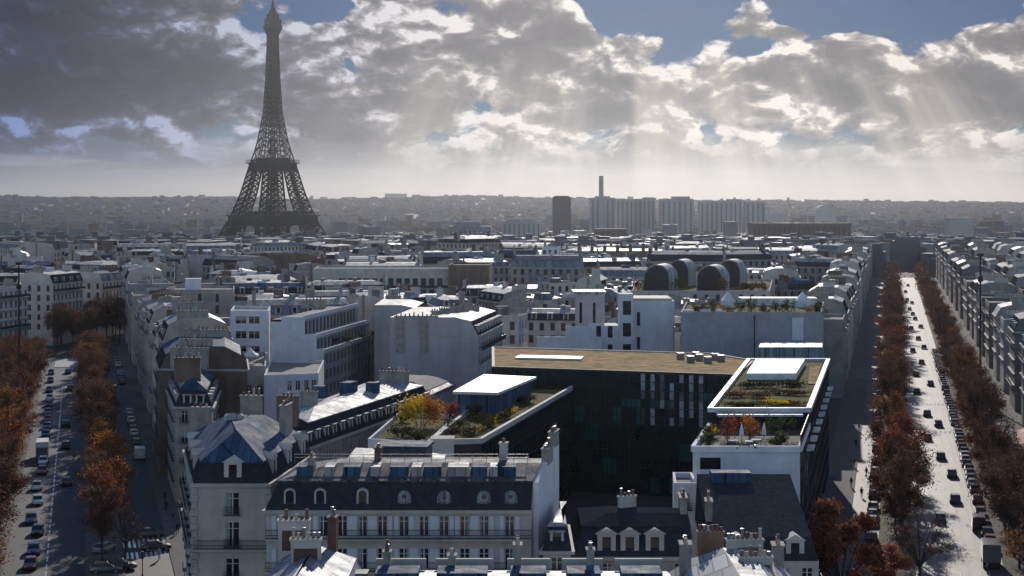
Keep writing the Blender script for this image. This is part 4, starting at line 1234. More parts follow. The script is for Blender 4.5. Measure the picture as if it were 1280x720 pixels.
# block with the four barrel vaults
Yv = 560
fpR = ccw([(xw(790, Yv), Yv), (xw(962, Yv), Yv), (xw(966, 640), 640), (xw(796, 640), 640)])
R_, tR = building('vaulted_roof_building', 'block with four big arched dark vaults standing on its planted roof', 'building', fpR, 0, zat(366, Yv), fac={0: (12, floors(zat(366, Yv)))}, wall='stone_pale', roof='flat', zmat='sedum_green')
for (px, Y, wpx, pyt) in ((821, 566, 33, 328), (848, 600, 26, 322), (887, 566, 33, 329), (911, 600, 30, 322)):
    r0 = wpx / 2 * Y / F; x = xw(px, Y); zb = zat(366, Yv); ht = (zat(pyt, Y) - zb) * .93
    n = 14; o = MB(); arc = []
    h1 = max(.5, ht - r0 * 1.05)
    for k in range(n + 1):
        if k in (0, n): arc.append((x + (r0 if k == 0 else -r0), zb)); continue
        t = math.pi * (k - 1) / (n - 2); arc.append((x + r0 * math.cos(t), zb + h1 + (ht - h1) * math.sin(t)))
    inn = [(x + (p[0] - x) * .93, zb + (p[1] - zb) * .95) for p in arc]
    dd = 11
    for k in range(n):
        a, b2, c, d = arc[k], arc[k + 1], inn[k + 1], inn[k]
        sh = .0
        o.poly([(a[0], Y, a[1]), (b2[0], Y, b2[1]), (b2[0] + 3.6, Y + dd, b2[1]), (a[0] + 3.6, Y + dd, a[1])], 0)
        o.poly([(a[0], Y, a[1]), (d[0], Y, d[1]), (c[0], Y, c[1]), (b2[0], Y, b2[1])], 0)
        o.poly([(d[0], Y, d[1]), (d[0], Y + .5, d[1]), (c[0], Y + .5, c[1]), (c[0], Y, c[1])], 0)
    o.poly([(p[0] + 3.6, Y + dd, p[1]) for p in arc], 0)
    sh = o.obj('vault', ['zinc_pale'], R_, merge=True)
    g = MB(); g.poly([(p[0], Y + .45, p[1]) for p in inn][::-1]); g.obj('vault_glazing', ['metal_dark'], sh)
land('the four dark vaults', 868, 345)

# large beige terraced apartments
Ys = 619
fpS = ccw([(xw(392, Ys), Ys), (xw(560, Ys), Ys), (xw(566, 645), 645), (xw(398, 645), 645)])
S_, _ = building('terraced_apartments', 'large beige apartment block with long rows of terrace windows', 'building', fpS, 0, zat(338, Ys), fac={0: ([10 + 2.9 * k for k in range(13)], [(zat(382, Ys), 2.2), (zat(370, Ys), 2.2), (zat(357, Ys), 2.6)])}, wall='stone_pale', roof='flat', zmat='roof_gravel', win=(1.9, 2.0), balc=[(0, zat(360, Ys), 0, None), (0, zat(371, Ys), 0, None)])
fpS2 = ccw([(xw(561, Ys), Ys - 4), (xw(612, Ys), Ys - 4), (xw(616, 640), 640), (xw(567, 640), 640)])
S2, _ = building('brown_block', 'brown brick block with blank walls beside the terraced apartments', 'building', fpS2, 0, zat(333, Ys), fac={}, wall='brick_brown', roof='flat', zmat='roof_gravel')
for (p0, p1, py, m, nm) in ((300, 388, 320, 'brick_brown', 'dark'), (236, 298, 322, 'party_wall', 'grey')):
    Yw = 780
    fp = ccw([(xw(p0, Yw), Yw), (xw(p1, Yw), Yw), (xw(p1, Yw + 16), Yw + 16), (xw(p0, Yw + 16), Yw + 16)])
    bb, tp = building('windowless_block', nm + ' windowless party wall below the iron tower', 'building', fp, 0, zat(py, Yw), fac={}, wall=m, roof='flat', zmat='roof_gravel')
    chimney(bb, (xw(p0 + 8, Yw), Yw + 1), R(90), 4, zat(py, Yw), zat(py - 3, Yw), 4, 1.2)
land('the terraced apartments', 480, 350); land('the windowless walls', 340, 340)
# rounded beige corner house
Yr = 500
fpT = [(xw(206, Yr) + 9.5 * (1 - math.cos(t)) if k < 5 else 0, 0) for k, t in enumerate((0,))]
cxr, cyr = xw(232, Yr), Yr + 8
fpT = [(cxr + 7.0 * math.cos(t), cyr + 8.0 * math.sin(t)) for t in [math.pi + math.pi / 2 * k / 6 for k in range(7)]] + [(xw(292, Yr), Yr + 1), (xw(293, Yr + 22), Yr + 22), (cxr - 7.0, Yr + 22)]
T_, _ = building('rounded_corner_house', 'beige stone house with rounded corner and flat roof above the avenue', 'house', ccw(fpT), 0, zat(365, Yr), fac={6: ([4, 9], floors(zat(365, Yr), h=2.4, keep=3)), 3: ([1.0], floors(zat(365, Yr), h=2.4, keep=3))}, wall='stone_cream', roof='flat', zmat='roof_gravel', near=False, win=(1.0, 2.4))
b = MB(); b.obox((xw(240, 510), 512), R(10), 4.6, 5, zat(366, Yr), zat(348, 512)); b.obj('roof_hutch', ['render_white'], T_)
land('the rounded corner house', 250, 380)
# white slim tower block
fpU = ccw([(xw(677, 800), 800), (xw(698, 800), 800), (xw(700, 815), 815), (xw(679, 815), 815)])
U_, _ = building('slim_white_block', 'slim white block standing above the rooftops', 'building', fpU, 0, zat(311, 800), fac={0: (3, floors(zat(311, 800), h=1.8, keep=4))}, wall='render_white', roof='flat', zmat='roof_gravel')
land('the slim white block', 688, 325)
fpV = ccw([(xw(716, 860), 860), (xw(828, 860), 860), (xw(832, 885), 885), (xw(722, 885), 885)])
V_, _ = building('brown_brick_range', 'long brown brick range with a broken roofline beyond the slim white block', 'building', fpV, 0, zat(322, 860), fac={0: (14, floors(zat(322, 860), h=2.2, keep=3))}, wall='brick_brown', mh=3.2, mi=1.2, th=.6, ti=3, smat='brick_brown', zmat='roof_dark')
for k in range(7): chimney(V_, (xw(724 + k * 16, 866), 866), R(90), 3, zat(316, 860), zat(304 + (k * 5) % 6, 860), 3, 1.6, 'brick_brown')
land('the brown brick range', 770, 318)

# ------------------------------------------------------------------ rows along the avenues
def facing(fp, d, lim=.6):
    out = []
    for i in range(len(fp)):
        a, b = fp[i], fp[(i + 1) % len(fp)]; L = math.hypot(b[0] - a[0], b[1] - a[1])
        if ((b[1] - a[1]) * d[0] - (b[0] - a[0]) * d[1]) / L > lim: out.append(i)
    return out


WALLS = [('stone_cream', 'cream stone'), ('stone_grey', 'grey stone'), ('stone_pale', 'pale stone'), ('render_white', 'white'), ('render_grey', 'pale grey'), ('stone_dark', 'weathered stone')]
ROOFS = [('zinc', 'grey zinc'), ('zinc_pale', 'bright zinc'), ('zinc_blue', 'blue zinc')]


def row(av, a0, a1, d0, d1, side, phrase, group, hlo=18.5, hhi=21.0, walls=(0, 0, 1, 2), bal=True, ledges=False, dark=False, endwin=False):
    a = a0; k = 0
    n = av.n if side > 0 else (-av.n[0], -av.n[1])      # outward normal of the street front
    while a < a1:
        w = RNG.uniform(14, 23) * (1.0 if a < 700 else 1.6)
        fp = av.strip(a, a + w - .04, d0, d1)
        a += w
        if any(overlap(fp, q) for q in OCC): continue
        wi = RNG.choice(walls); ri = RNG.choice((0, 0, 1, 2))
        ev = RNG.uniform(hlo, hhi); st = set(facing(fp, n)); ends = set(facing(fp, (-av.t[0], -av.t[1]))) | set(facing(fp, av.t))
        st = [i for i in st if i not in ends]
        back = [i for i in range(len(fp)) if i not in ends and i not in st]
        fl = floors(ev, keep=6 if a < 650 else 4)
        nc = max(3, int(w / 2.7))
        fac = {i: (nc, fl) for i in st}
        if av.p(a, 0)[1] < 700 and RNG.random() < .5: fac.update({i: (nc, floors(ev, keep=4)) for i in back})
        if endwin: fac.update({i: (4, fl) for i in ends})
        lab = f"{WALLS[wi][1]} house with {ROOFS[ri][1]} roof, {nth(k)} {phrase}"
        near = a < 520
        flat = RNG.random() < .16
        b, t = building('apartment_house', lab, 'house', fp, 0, ev, party=ends, fac=fac, wall=WALLS[wi][0], roof='flat' if flat else 'mansard', mh=RNG.uniform(2.4, 3.2), mi=1.2, th=RNG.uniform(.7, 1.6), ti=RNG.uniform(2.4, 4), smat=RNG.choice(('slate', 'slate', 'zinc')),
                        zmat='roof_gravel' if flat else 'zinc_dark' if dark and ri != 1 else ROOFS[ri][0], dormers=None if flat else ({i: nc // 2 for i in st} if near else None), win=(1.2, 2.05), group=group,
                        balc=[(i, fl[-1][0] - .05, 0, None) for i in st] + ([(i, fl[-4][0] - .05, 0, None) for i in st if len(fl) > 4] if near else []) if bal else [])
        if ledges and a < 800:
            for i in st:
                p0, p1 = fp[i], fp[(i + 1) % len(fp)]
                for (zf, hf) in fl[:-1]:
                    e = MB(); e.prism([(p0[0] + n[0] * .45, p0[1] + n[1] * .45), (p1[0] + n[0] * .45, p1[1] + n[1] * .45), (p1[0] - n[0] * .02, p1[1] - n[1] * .02), (p0[0] - n[0] * .02, p0[1] - n[1] * .02)], zf + hf + .35, zf + hf + .6); e.obj('string_course', ['trim_stone'], b)
        m = av.ang
        for aa in (a - w + .35, a - .35):
            p = av.p(aa, (d0 + d1) / 2 + RNG.uniform(-1.5, 1.5))
            chimney(b, p, m + R(90), RNG.uniform(3, 7), ev + 1, t + RNG.uniform(1.0, 2.2), RNG.randint(4, 8), .6, RNG.choice(('chimney_render', 'chimney_render', 'stone_pale', 'brick_brown')))
        if RNG.random() < .5:
            h = MB(); h.obox(av.p(a - w / 2, (d0 + d1) / 2), m, 2.6, 2.0, t - .4, t + RNG.uniform(.8, 2.0)); h.obj('roof_hutch', [RNG.choice(('zinc', 'zinc_pale', 'render_white'))], b)
        k += 1


row(KL, 285, 1190, 20.2, 33.5, -1, 'on the sunlit side of the right avenue', 'sunlit facades of the right avenue', 17.6, 18.8, (5, 5, 1, 5), ledges=True, dark=True)
row(KL, 366, 1190, -33.5, -20.2, 1, 'along the shaded side of the right avenue', 'shaded facades of the right avenue', 18.5, 21)
row(IE, 345, 780, 19.6, 33, -1, 'along the shaded side of the left avenue', 'shaded facades of the left avenue', 19.5, 22.5, (0, 1, 0, 2))
BEND = Avenue(.24, -1256, 0)
row(BEND, BEND.a_of_y(532), BEND.a_of_y(640), -14, 0, 1, 'on the sunlit bend of the left avenue', 'sunlit facades of the left avenue', 20, 21.2, (2, 2), ledges=True, endwin=True)
row(KL, 420, 1190, 37, 50, -1, 'in the second rank off the right avenue', 'second rank beyond the right avenue', 17, 20, (0, 1, 5), bal=False, dark=True)
row(KL, 600, 1190, 54, 70, -1, 'in the third rank off the right avenue', 'third rank beyond the right avenue', 17, 21, (0, 1, 2), bal=False, dark=True)

# ------------------------------------------------------------------ rooftops filling the wedge between the avenues
LAND += [('the iron tower', 341, 300), ('the slim dark tower', 700, 300), ('the far tower blocks', 870, 300), ('the right avenue', 1060, 400), ('the left avenue', 190, 350)]
# courtyards kept open: the gap that lets the sun onto the crossing, the office court, the hotel court
KEEP = [ccw([(-60, 230), (-46, 230), (-27, 345), (-41, 345)]), ccw([(-3, 194), (20, 194), (37, 288), (10, 300)]), ccw([(-24, 198), (20, 198), (20, 205), (-24, 205)]),
        ccw([(-19, 228), (-11, 226), (-9, 270), (-17, 274)])]
cand = []
Y = 236.0
while Y < 1130:
    step = 13.5 + 14 * (Y - 236) / 900.0
    x = -.248 * (Y + 16) + 36 if Y < 735 else -.32 * Y
    while x < .217 * (Y + 40) - 36:
        cand.append((x + RNG.uniform(-2, 2), Y + RNG.uniform(-2, 2), step)); x += step * 1.45
    Y += step * .98
KEEP += [ccw([(xw(480, 300), 300), (xw(615, 300), 300), (xw(607, 362), 362), (xw(483, 362), 362)]), ccw([(xw(655, 346), 346), (xw(850, 346), 346), (xw(848, 421), 421), (xw(662, 421), 421)])]
made = []
for (x, y, stp) in cand:
    t = (x / y + .248) / .465
    ang = (IE.ang if t < .5 else KL.ang) + RNG.choice((0, math.pi / 2)) + R(RNG.uniform(-6, 6)) + (R(RNG.choice((0, 0, 35))))
    for shrink in (1.0, .75, .55):
        lx, ly = stp * RNG.uniform(1.0, 1.5) * shrink, stp * RNG.uniform(.65, .95) * shrink
        fp = rect((x, y), ang, lx, ly)
        if not any(overlap(fp, q, .4) for q in OCC) and not any(overlap(fp, q, 0) for q in KEEP): break
    else: continue
    if y > 520 and RNG.random() < .06: continue
    made.append((fp, x, y, lx, ly, ang)); OCC.append(fp)
cnt = {}
for (fp, x, y, lx, ly, ang) in made:
    tall = RNG.random()
    ev = RNG.uniform(14, 18) if tall < .3 else RNG.uniform(17.5, 21.5) if tall < .92 else RNG.uniform(22, 26)
    if y < 345: ev = min(ev, 15.5)
    if 780 < 640 + F * x / y < 975 and y < 562: ev = min(ev, 15.0)
    wi = RNG.choice((0, 0, 1, 1, 2, 2, 3, 4)); ri = RNG.choice((0, 1, 1, 2)); kind = RNG.random()
    ppx, ppy = pix(x, y, ev)
    lm = min(LAND, key=lambda q: math.hypot((q[1] - ppx) * .6, q[2] - ppy))
    dx, dy = lm[1] - ppx, lm[2] - ppy
    rel = ('right of' if dx < 0 else 'left of') if abs(dx) * .5 > abs(dy) else ('beyond' if dy > 0 else 'in front of')
    cnt[(lm[0], rel)] = cnt.get((lm[0], rel), -1) + 1
    word = nth(cnt[(lm[0], rel)])
    back = facing(fp, (-x / math.hypot(x, y), -y / math.hypot(x, y)), .25)
    nr = y < 430
    flat = kind < .3
    # the plan's short ends (edges 1 and 3) are blank party gables
    pty = {1, 3} if kind < .85 else set()
    pty = set() if flat else pty
    fl = floors(ev, keep=4 if y < 600 else 3)
    fac = {}
    for i in back:
        if i in pty and RNG.random() < .62: continue
        L = lx if i % 2 == 0 else ly
        fac[i] = (max(2, int(L / 2.8)), fl)
    roofword = 'flat roof' if flat else ROOFS[ri][1] + ' roof'
    b, t = building('rooftop_house' if not flat else 'flat_roofed_house', f"{WALLS[wi][1]} block with {roofword}, {word} {rel} {lm[0]}"[:120], 'house', fp, 0, ev, party=pty, fac=fac, wall=WALLS[wi][0], roof='flat' if flat else 'mansard',
                    mh=RNG.uniform(1.8, 3.0), mi=RNG.uniform(.8, 1.5), th=RNG.uniform(.7, 1.8), ti=min(lx, ly) * .26, smat=RNG.choice(('slate', 'slate', 'zinc')), zmat=RNG.choice(('roof_gravel', 'roof_membrane', 'roof_gravel', 'zinc')) if flat else ROOFS[ri][0],
                    dormers={i: max(2, int((lx if i % 2 == 0 else ly) / 4)) for i in back if i not in pty} if (y < 620 and not flat) else None, win=(1.25, 1.9), group='rooftops between the two avenues', occ=False, parapet=RNG.uniform(.4, 1.0))
    ca, sa = math.cos(ang), math.sin(ang)
    for i in back:                      # soot flues and patched render on the blank gables
        if i in pty and i not in fac:
            a_, b_ = fp[i], fp[(i + 1) % 4]; L = math.hypot(b_[0] - a_[0], b_[1] - a_[1]); ux, uy = (b_[0] - a_[0]) / L, (b_[1] - a_[1]) / L
            for q in range(RNG.randint(1, 2)):
                e = RNG.uniform(.2, .8) * L; wf = RNG.uniform(.5, 1.1)
                if e + wf > L - .3: continue
                h = MB(); h.prism([(a_[0] + ux * e + uy * .2, a_[1] + uy * e - ux * .2), (a_[0] + ux * (e + wf) + uy * .2, a_[1] + uy * (e + wf) - ux * .2), (a_[0] + ux * (e + wf) - uy * .05, a_[1] + uy * (e + wf) + ux * .05), (a_[0] + ux * e - uy * .05, a_[1] + uy * e + ux * .05)], 2, t + RNG.uniform(-.5, 1.0))
                h.obj('chimney_flue', [RNG.choice(('chimney_render', WALLS[wi][0], 'brick_brown', 'stone_grey'))], b)
    for q in range(RNG.randint(1, 3)):
        h = MB(); zc = t - (.3 if not flat else .7)
        h.obox((x + RNG.uniform(-.28, .28) * lx, y + RNG.uniform(-.18, .18) * ly), ang + R(RNG.choice((0, 90))), RNG.uniform(.6, 2.2), RNG.uniform(.6, 1.4), zc - .4, t + RNG.uniform(.15, 1.1)); h.obj('roof_vent', [RNG.choice(('zinc_pale', 'metal_grey', 'render_white', 'zinc', 'stone_pale'))], b)
    if not flat:
        for s in (-1, 1):
            for q in range(1 if RNG.random() < .5 else 2):
                o = RNG.uniform(-.25, .25) * ly
                chimney(b, (x + ca * s * (lx / 2 - .4) - sa * o, y + sa * s * (lx / 2 - .4) + ca * o), ang + R(90), RNG.uniform(1.6, min(5.5, ly * .5)), ev + .8, t + RNG.uniform(.6, 2.3), RNG.randint(3, 7), .6, RNG.choice(('chimney_render', 'chimney_render', 'stone_pale', 'brick_brown', 'brick_red')))
        if RNG.random() < .6:
            h = MB(); h.obox((x + RNG.uniform(-3, 3), y), ang, RNG.uniform(1.2, 3), RNG.uniform(1, 2), t - .5, t + RNG.uniform(.3, 1.4)); h.obj('roof_hutch', [RNG.choice(('zinc', 'zinc_pale', 'zinc_blue', 'render_white'))], b)
    else:
        for q in range(RNG.randint(1, 4)):
            h = MB(); h.obox((x + RNG.uniform(-.3, .3) * lx * .8, y + RNG.uniform(-.3, .3) * ly * .8), ang, RNG.uniform(1.2, 4), RNG.uniform(1, 3), t - .8, t + RNG.uniform(.2, 2.2)); h.obj('roof_hutch', [RNG.choice(('zinc', 'metal_grey', 'render_white', 'render_grey', 'brick_brown'))], b)
print('rooftops', len(made))


# ------------------------------------------------------------------ the iron tower
def iron_tower():
    TX, TY, TZ = xw(341, 1973), 1973.0, -27.0
    root = thing('iron_lattice_tower', 'tall dark iron lattice tower with curved legs rising over the city', 'tower', (TX, TY, TZ))
    ca = math.cos(R(45))
    def T(x, y, z): return (TX + ca * (x - y), TY + ca * (x + y), TZ + z)
    K = [(0, 62.5), (25, 48), (57, 34), (85, 25.5), (115, 18.8), (140, 12.6), (176, 7.5), (213, 5.7), (250, 4.6), (276, 4.2)]
    def hw(z):
        for (a, b), (c, d) in zip(K, K[1:]):
            if z <= c: return b + (d - b) * (z - a) / (c - a)
        return K[-1][1]
    def lw(z): return 25 - (25 - 15) * z / 57 if z < 57 else 15 - 4.5 * (z - 57) / 58
    def lattice(m, lv, corner, r, rb):
        """corner(z) -> four plan points; braced on all four faces."""
        for z0, z1 in zip(lv, lv[1:]):
            A, B = corner(z0), corner(z1)
            for k in range(4):
                j = (k + 1) % 4
                m.tube(T(*A[k], z0), T(*B[k], z1), r, r, 4, caps=False)
                m.tube(T(*A[k], z0), T(*B[j], z1), rb, rb, 3, caps=False); m.tube(T(*A[j], z0), T(*B[k], z1), rb, rb, 3, caps=False)
                m.tube(T(*B[k], z1), T(*B[j], z1), rb, rb, 3, caps=False)
    for sx, sy in ((1, 1), (-1, 1), (-1, -1), (1, -1)):
        m = MB()
        def cor(z):
            o, i = hw(z), hw(z) - lw(z)
            return [(sx * o, sy * o), (sx * i, sy * o), (sx * i, sy * i), (sx * o, sy * i)]
        lattice(m, [57 * k / 6 for k in range(7)], cor, 1.6, .95)
        lattice(m, [57 + 58 * k / 9 for k in range(10)], cor, 1.3, .8)
        m.obj('leg', ['iron'], root)
        b = MB(); o = hw(0) - 12.5; q = [T(sx * o - 14, sy * o - 14, 0), T(sx * o + 14, sy * o - 14, 0), T(sx * o + 14, sy * o + 14, 0), T(sx * o - 14, sy * o + 14, 0)]
        b.prism([p[:2] for p in q], TZ - 1, TZ + 4); b.obj('pier', ['stone_grey'], root)
    for k in range(4):
        m = MB(); n = 16; pr = None
        for i in range(n + 1):
            t = math.pi * i / n; s = 37.0 * math.cos(t); z = 14 + 36 * math.sin(t); d = hw(z) - 1.5
            cur = []
            for dz in (0, 4.5):
                x, y = [(s, -d), (d, s), (-s, d), (-d, -s)][k]
                cur.append(T(x, y, z + dz))
            if pr:
                for e in (0, 1): m.tube(pr[e], cur[e], .8, .8, 4, caps=False)
                m.tube(pr[0], cur[1], .45, .45, 3, caps=False); m.tube(cur[0], cur[1], .45, .45, 3, caps=False)
            pr = cur
        m.obj('arch', ['iron'], root)
    def deck(z0, z1, h, name, fl=1.06):
        m = MB(); q = [(-h, -h), (h, -h), (h, h), (-h, h)]
        m.prism([T(a * fl, b * fl, 0)[:2] for a, b in q], TZ + z1 - 1.2, TZ + z1); m.prism([T(a, b, 0)[:2] for a, b in q], TZ + z0, TZ + z1 - 1.2)
        for k in range(4):
            a, b = q[k], q[(k + 1) % 4]
            for i in range(21):
                t = i / 20; m.tube(T((a[0] + (b[0] - a[0]) * t) * fl, (a[1] + (b[1] - a[1]) * t) * fl, z1), T((a[0] + (b[0] - a[0]) * t) * fl, (a[1] + (b[1] - a[1]) * t) * fl, z1 + 2.6), .16, .16, 3)
            m.tube(T(a[0] * fl, a[1] * fl, z1 + 2.6), T(b[0] * fl, b[1] * fl, z1 + 2.6), .3, .3, 3)
        m.obj(name, ['iron'], root)
    deck(48.5, 60, 36.0, 'first_platform', 1.05); deck(109.5, 119.5, 19.4, 'second_platform', 1.12)
    m = MB(); h = 14.0
    m.prism([T(a, b, 0)[:2] for a, b in ((-h, -h), (h, -h), (h, h), (-h, h))], TZ + 118.5, TZ + 124.5); m.obj('second_platform_pavilion', ['iron'], root)
    m = MB()
    for (sx, sy) in ((1, 0), (-1, 0), (0, 1), (0, -1)):
        x, y = sx * 29, sy * 29; q = [T(x - 9, y - 4, 0)[:2], T(x + 9, y - 4, 0)[:2], T(x + 9, y + 4, 0)[:2], T(x - 9, y + 4, 0)[:2]] if sx == 0 else [T(x - 4, y - 9, 0)[:2], T(x + 4, y - 9, 0)[:2], T(x + 4, y + 9, 0)[:2], T(x - 4, y + 9, 0)[:2]]
        m = MB(); m.prism(q, TZ + 59, TZ + 64.5); m.obj('pavilion', ['iron'], root)
    # shaft above the second platform: two legs' faces drawing together, then one pylon
    m = MB()
    def cor2(z): h = hw(z); return [(-h, -h), (h, -h), (h, h), (-h, h)]
    lv = [118.5]
    while lv[-1] < 274: lv.append(min(274, lv[-1] + max(5.2, hw(lv[-1]) * .78)))
    lattice(m, lv, cor2, .95, .52)
    for z0, z1 in zip(lv, lv[1:]):
        for k in range(4):
            g0 = max(.5, hw(z0) * .36 * max(0, (195 - z0) / 75)); g1 = max(.5, hw(z1) * .36 * max(0, (195 - z1) / 75))
            for s in (-1, 1):
                P0 = [(s * g0, -hw(z0)), (hw(z0), s * g0), (s * g0, hw(z0)), (-hw(z0), s * g0)][k]; P1 = [(s * g1, -hw(z1)), (hw(z1), s * g1), (s * g1, hw(z1)), (-hw(z1), s * g1)][k]
                m.tube(T(*P0, z0), T(*P1, z1), .6, .6, 4, caps=False)
                C1 = [(s * hw(z1), -hw(z1)), (hw(z1), s * hw(z1)), (s * hw(z1), hw(z1)), (-hw(z1), s * hw(z1))][k]
                C0 = [(s * hw(z0), -hw(z0)), (hw(z0), s * hw(z0)), (s * hw(z0), hw(z0)), (-hw(z0), s * hw(z0))][k]
                m.tube(T(*P0, z0), T(*C1, z1), .42, .42, 3, caps=False); m.tube(T(*C0, z0), T(*P1, z1), .42, .42, 3, caps=False)
    m.obj('upper_shaft', ['iron'], root)
    m = MB()
    for d in ((1.2, 1.2), (-1.2, 1.2), (-1.2, -1.2), (1.2, -1.2)):
        m.tube(T(*d, 118), T(d[0] * .5, d[1] * .5, 274), .6, .35, 4)
    for z in range(122, 274, 8): m.tube(T(1.6, 1.6, z), T(-1.6, -1.6, z), .5, .5, 3); m.tube(T(1.6, -1.6, z), T(-1.6, 1.6, z), .5, .5, 3)
    m.obj('lift_shaft', ['iron'], root)
    m = MB(); h = 5.4; q = lambda h: [T(a, b, 0)[:2] for a, b in ((-h, -h), (h, -h), (h, h), (-h, h))]
    m.prism(q(5.6), TZ + 190, TZ + 194); m.obj('intermediate_platform', ['iron'], root)
    m = MB(); m.ring(q(4.6), TZ + 262, q(7.4), TZ + 271); m.prism(q(7.7), TZ + 271, TZ + 274.5); m.prism(q(6.7), TZ + 274.5, TZ + 280); m.prism(q(6.9), TZ + 280, TZ + 281.2); m.prism(q(5.2), TZ + 281.2, TZ + 287); m.obj('top_gallery', ['iron'], root)
    m = MB(); m.lathe(TX, TY, [(5.0, TZ + 287), (4.4, TZ + 290), (3.0, TZ + 293.5), (1.6, TZ + 296), (1.5, TZ + 301)], 12); m.obj('cupola', ['iron'], root)
    m = MB(); m.cyl(TX, TY, TZ + 301, TZ + 312, 1.0, .8, 6); m.cyl(TX, TY, TZ + 312, TZ + 327, .55, .3, 6)
    for z in (303, 306, 309): m.cyl(TX, TY, TZ + z, TZ + z + 1.2, 1.7, 1.7, 8)
    m.obj('antenna', ['iron'], root)


iron_tower()

# ------------------------------------------------------------------ far blocks and towers
def block(name, label, cat, px0, px1, pyt, Y, depth, m='tower_concrete', strips=0, group=None, zb=None, cap=None):
    zb = gz(xw(px0, Y), Y) if zb is None else zb
    x0, x1, zt = xw(px0, Y), xw(px1, Y), zat(pyt, Y)
    r = thing(name, label, cat, ((x0 + x1) / 2, Y, zb), 0, group)
    w = MB(); cols = max(0, strips); W_ = x1 - x0
    if cols:
        facade(w, (x0, Y), (x1, Y), zb - 2, zt, [W_ * (k + .5) / cols for k in range(cols)], [(zb + 4, zt - zb - 8)], W_ / cols * .32, .5, 1)
        w.poly([(x1, Y, zb - 2), (x1, Y + depth, zb - 2), (x1, Y + depth, zt), (x1, Y, zt)]); w.poly([(x1, Y + depth, zb - 2), (x0, Y + depth, zb - 2), (x0, Y + depth, zt), (x1, Y + depth, zt)])
        w.poly([(x0, Y + depth, zb - 2), (x0, Y, zb - 2), (x0, Y, zt), (x0, Y + depth, zt)]); w.poly([(x0, Y, zt), (x1, Y, zt), (x1, Y + depth, zt), (x0, Y + depth, zt)])
    else: w.box(x0, Y, zb - 2, x1, Y + depth, zt)
    w.obj('wall', [m, 'tower_recess' if m == 'tower_concrete' else 'roof_dark'], r, merge=True)
    if cap:
        h = MB(); h.box(x0 + W_ * cap[0], Y + depth * .2, zt + .01, x0 + W_ * cap[1], Y + depth * .7, zt + cap[2]); h.obj('plant_room', [m], r)
    return r


block('tower_block', 'slim dark tower block standing alone left of the tall chimney', 'tower block', 691, 713.5, 246, 2700, 26, 'roof_dark', 4, cap=(.1, .9, 1.5))
block('tower_block', 'hazy tower block directly beneath the tall chimney', 'tower block', 738, 769, 247, 2950, 30, strips=5, cap=(.2, .8, 2.5))
block('tower_block', 'wide hazy tower block touching the right of the chimney block', 'tower block', 770, 803, 249, 3000, 30, strips=6)
block('tower_block', 'narrow tower at the right end of the chimney group', 'tower block', 803, 819, 248, 2980, 30, strips=3, cap=(.1, .7, 2))
block('tower_block', 'hazy tower block in the middle, topped with a small plant room', 'tower block', 826, 867, 248.5, 2950, 34, strips=6, cap=(.35, .9, 4))
block('tower_block', 'broad pale tower block right of the middle one', 'tower block', 875, 905, 251, 3050, 34, strips=5)
block('tower_block', 'tower block joined to the broad pale one, slightly taller', 'tower block', 905, 928, 250.3, 3050, 34, strips=4, cap=(.2, .9, 2))
block('tower_block', 'small square tower at the right end of the skyline row', 'tower block', 932, 957, 252, 2900, 30, strips=4)
block('office_block', 'faint low block just right of the tower row', 'block', 958, 976, 265, 3900, 40); block('office_block', 'faint narrow block against the right hills', 'block', 1007, 1022, 266, 4300, 40)
d = block('office_block', 'faint block with rounded top against the right hills', 'block', 1022, 1045, 261, 4300, 40)
dm = MB(); xm, rr = xw(1033.5, 4300), (xw(1045, 4300) - xw(1022, 4300)) / 2; z0 = zat(261, 4300)
arc = [(xm + rr * math.cos(math.pi * k / 10), z0 + .01 + rr * .42 * math.sin(math.pi * k / 10)) for k in range(11)]
dm.poly([(x, 4300, z) for x, z in arc]); dm.poly([(x, 4340, z) for x, z in arc][::-1])
for a, b in zip(arc, arc[1:]): dm.poly([(a[0], 4300, a[1]), (a[0], 4340, a[1]), (b[0], 4340, b[1]), (b[0], 4300, b[1])])
dm.obj('rounded_roof', ['tower_concrete'], d)
block('office_block', 'pale low block left of the slim dark tower', 'block', 628, 676, 276, 2300, 40, strips=8, cap=(.1, .9, 3)); block('apartment_slab', 'brownish hazy slab between iron tower and skyline towers', 'block', 561, 614, 283, 1500, 30, 'stone_grey', 9, cap=(.1, .75, 4))
block('long_range', 'long low dark range under the right hills', 'building', 940, 1064, 279, 1900, 30, 'brick_brown', 20); block('office_block', 'low grey block alone above the right roofs', 'block', 1187, 1216, 272, 2500, 30)
block('office_block', 'low brown block in front of the chimney towers', 'block', 744, 783, 286, 2000, 30, 'brick_brown', 6)
block('hill_block', 'flat-topped block on the hill crest right of the iron tower', 'block', 481, 508, 242, 8200, 60, zb=40)
for i, (a, b2, t, w_) in enumerate(((240, 246, 246, 'small square'), (252, 256, 245.5, 'narrow'), (283, 291, 245, 'wide'), (400, 408, 246, 'short'), (433, 444, 246, 'long'))): block('hill_block', w_ + ' distant block on the hill crest near the iron tower', 'block', a, b2, t, 8100 + i * 30, 50, zb=35)
ch = thing('chimney_stack', 'tall slim industrial chimney above the tower blocks', 'chimney', (xw(751.5, 2900), 2935, -26))
m = MB(); m.cyl(xw(751.5, 2935), 2935, -26, zat(221, 2935), 5.0, 3.6, 12); m.obj('shaft', ['tower_concrete'], ch)
m = MB(); m.cyl(xw(751.5, 2935), 2935, zat(221, 2935) + .01, zat(220, 2935), 3.9, 3.9, 12); m.obj('rim', ['roof_dark'], ch)

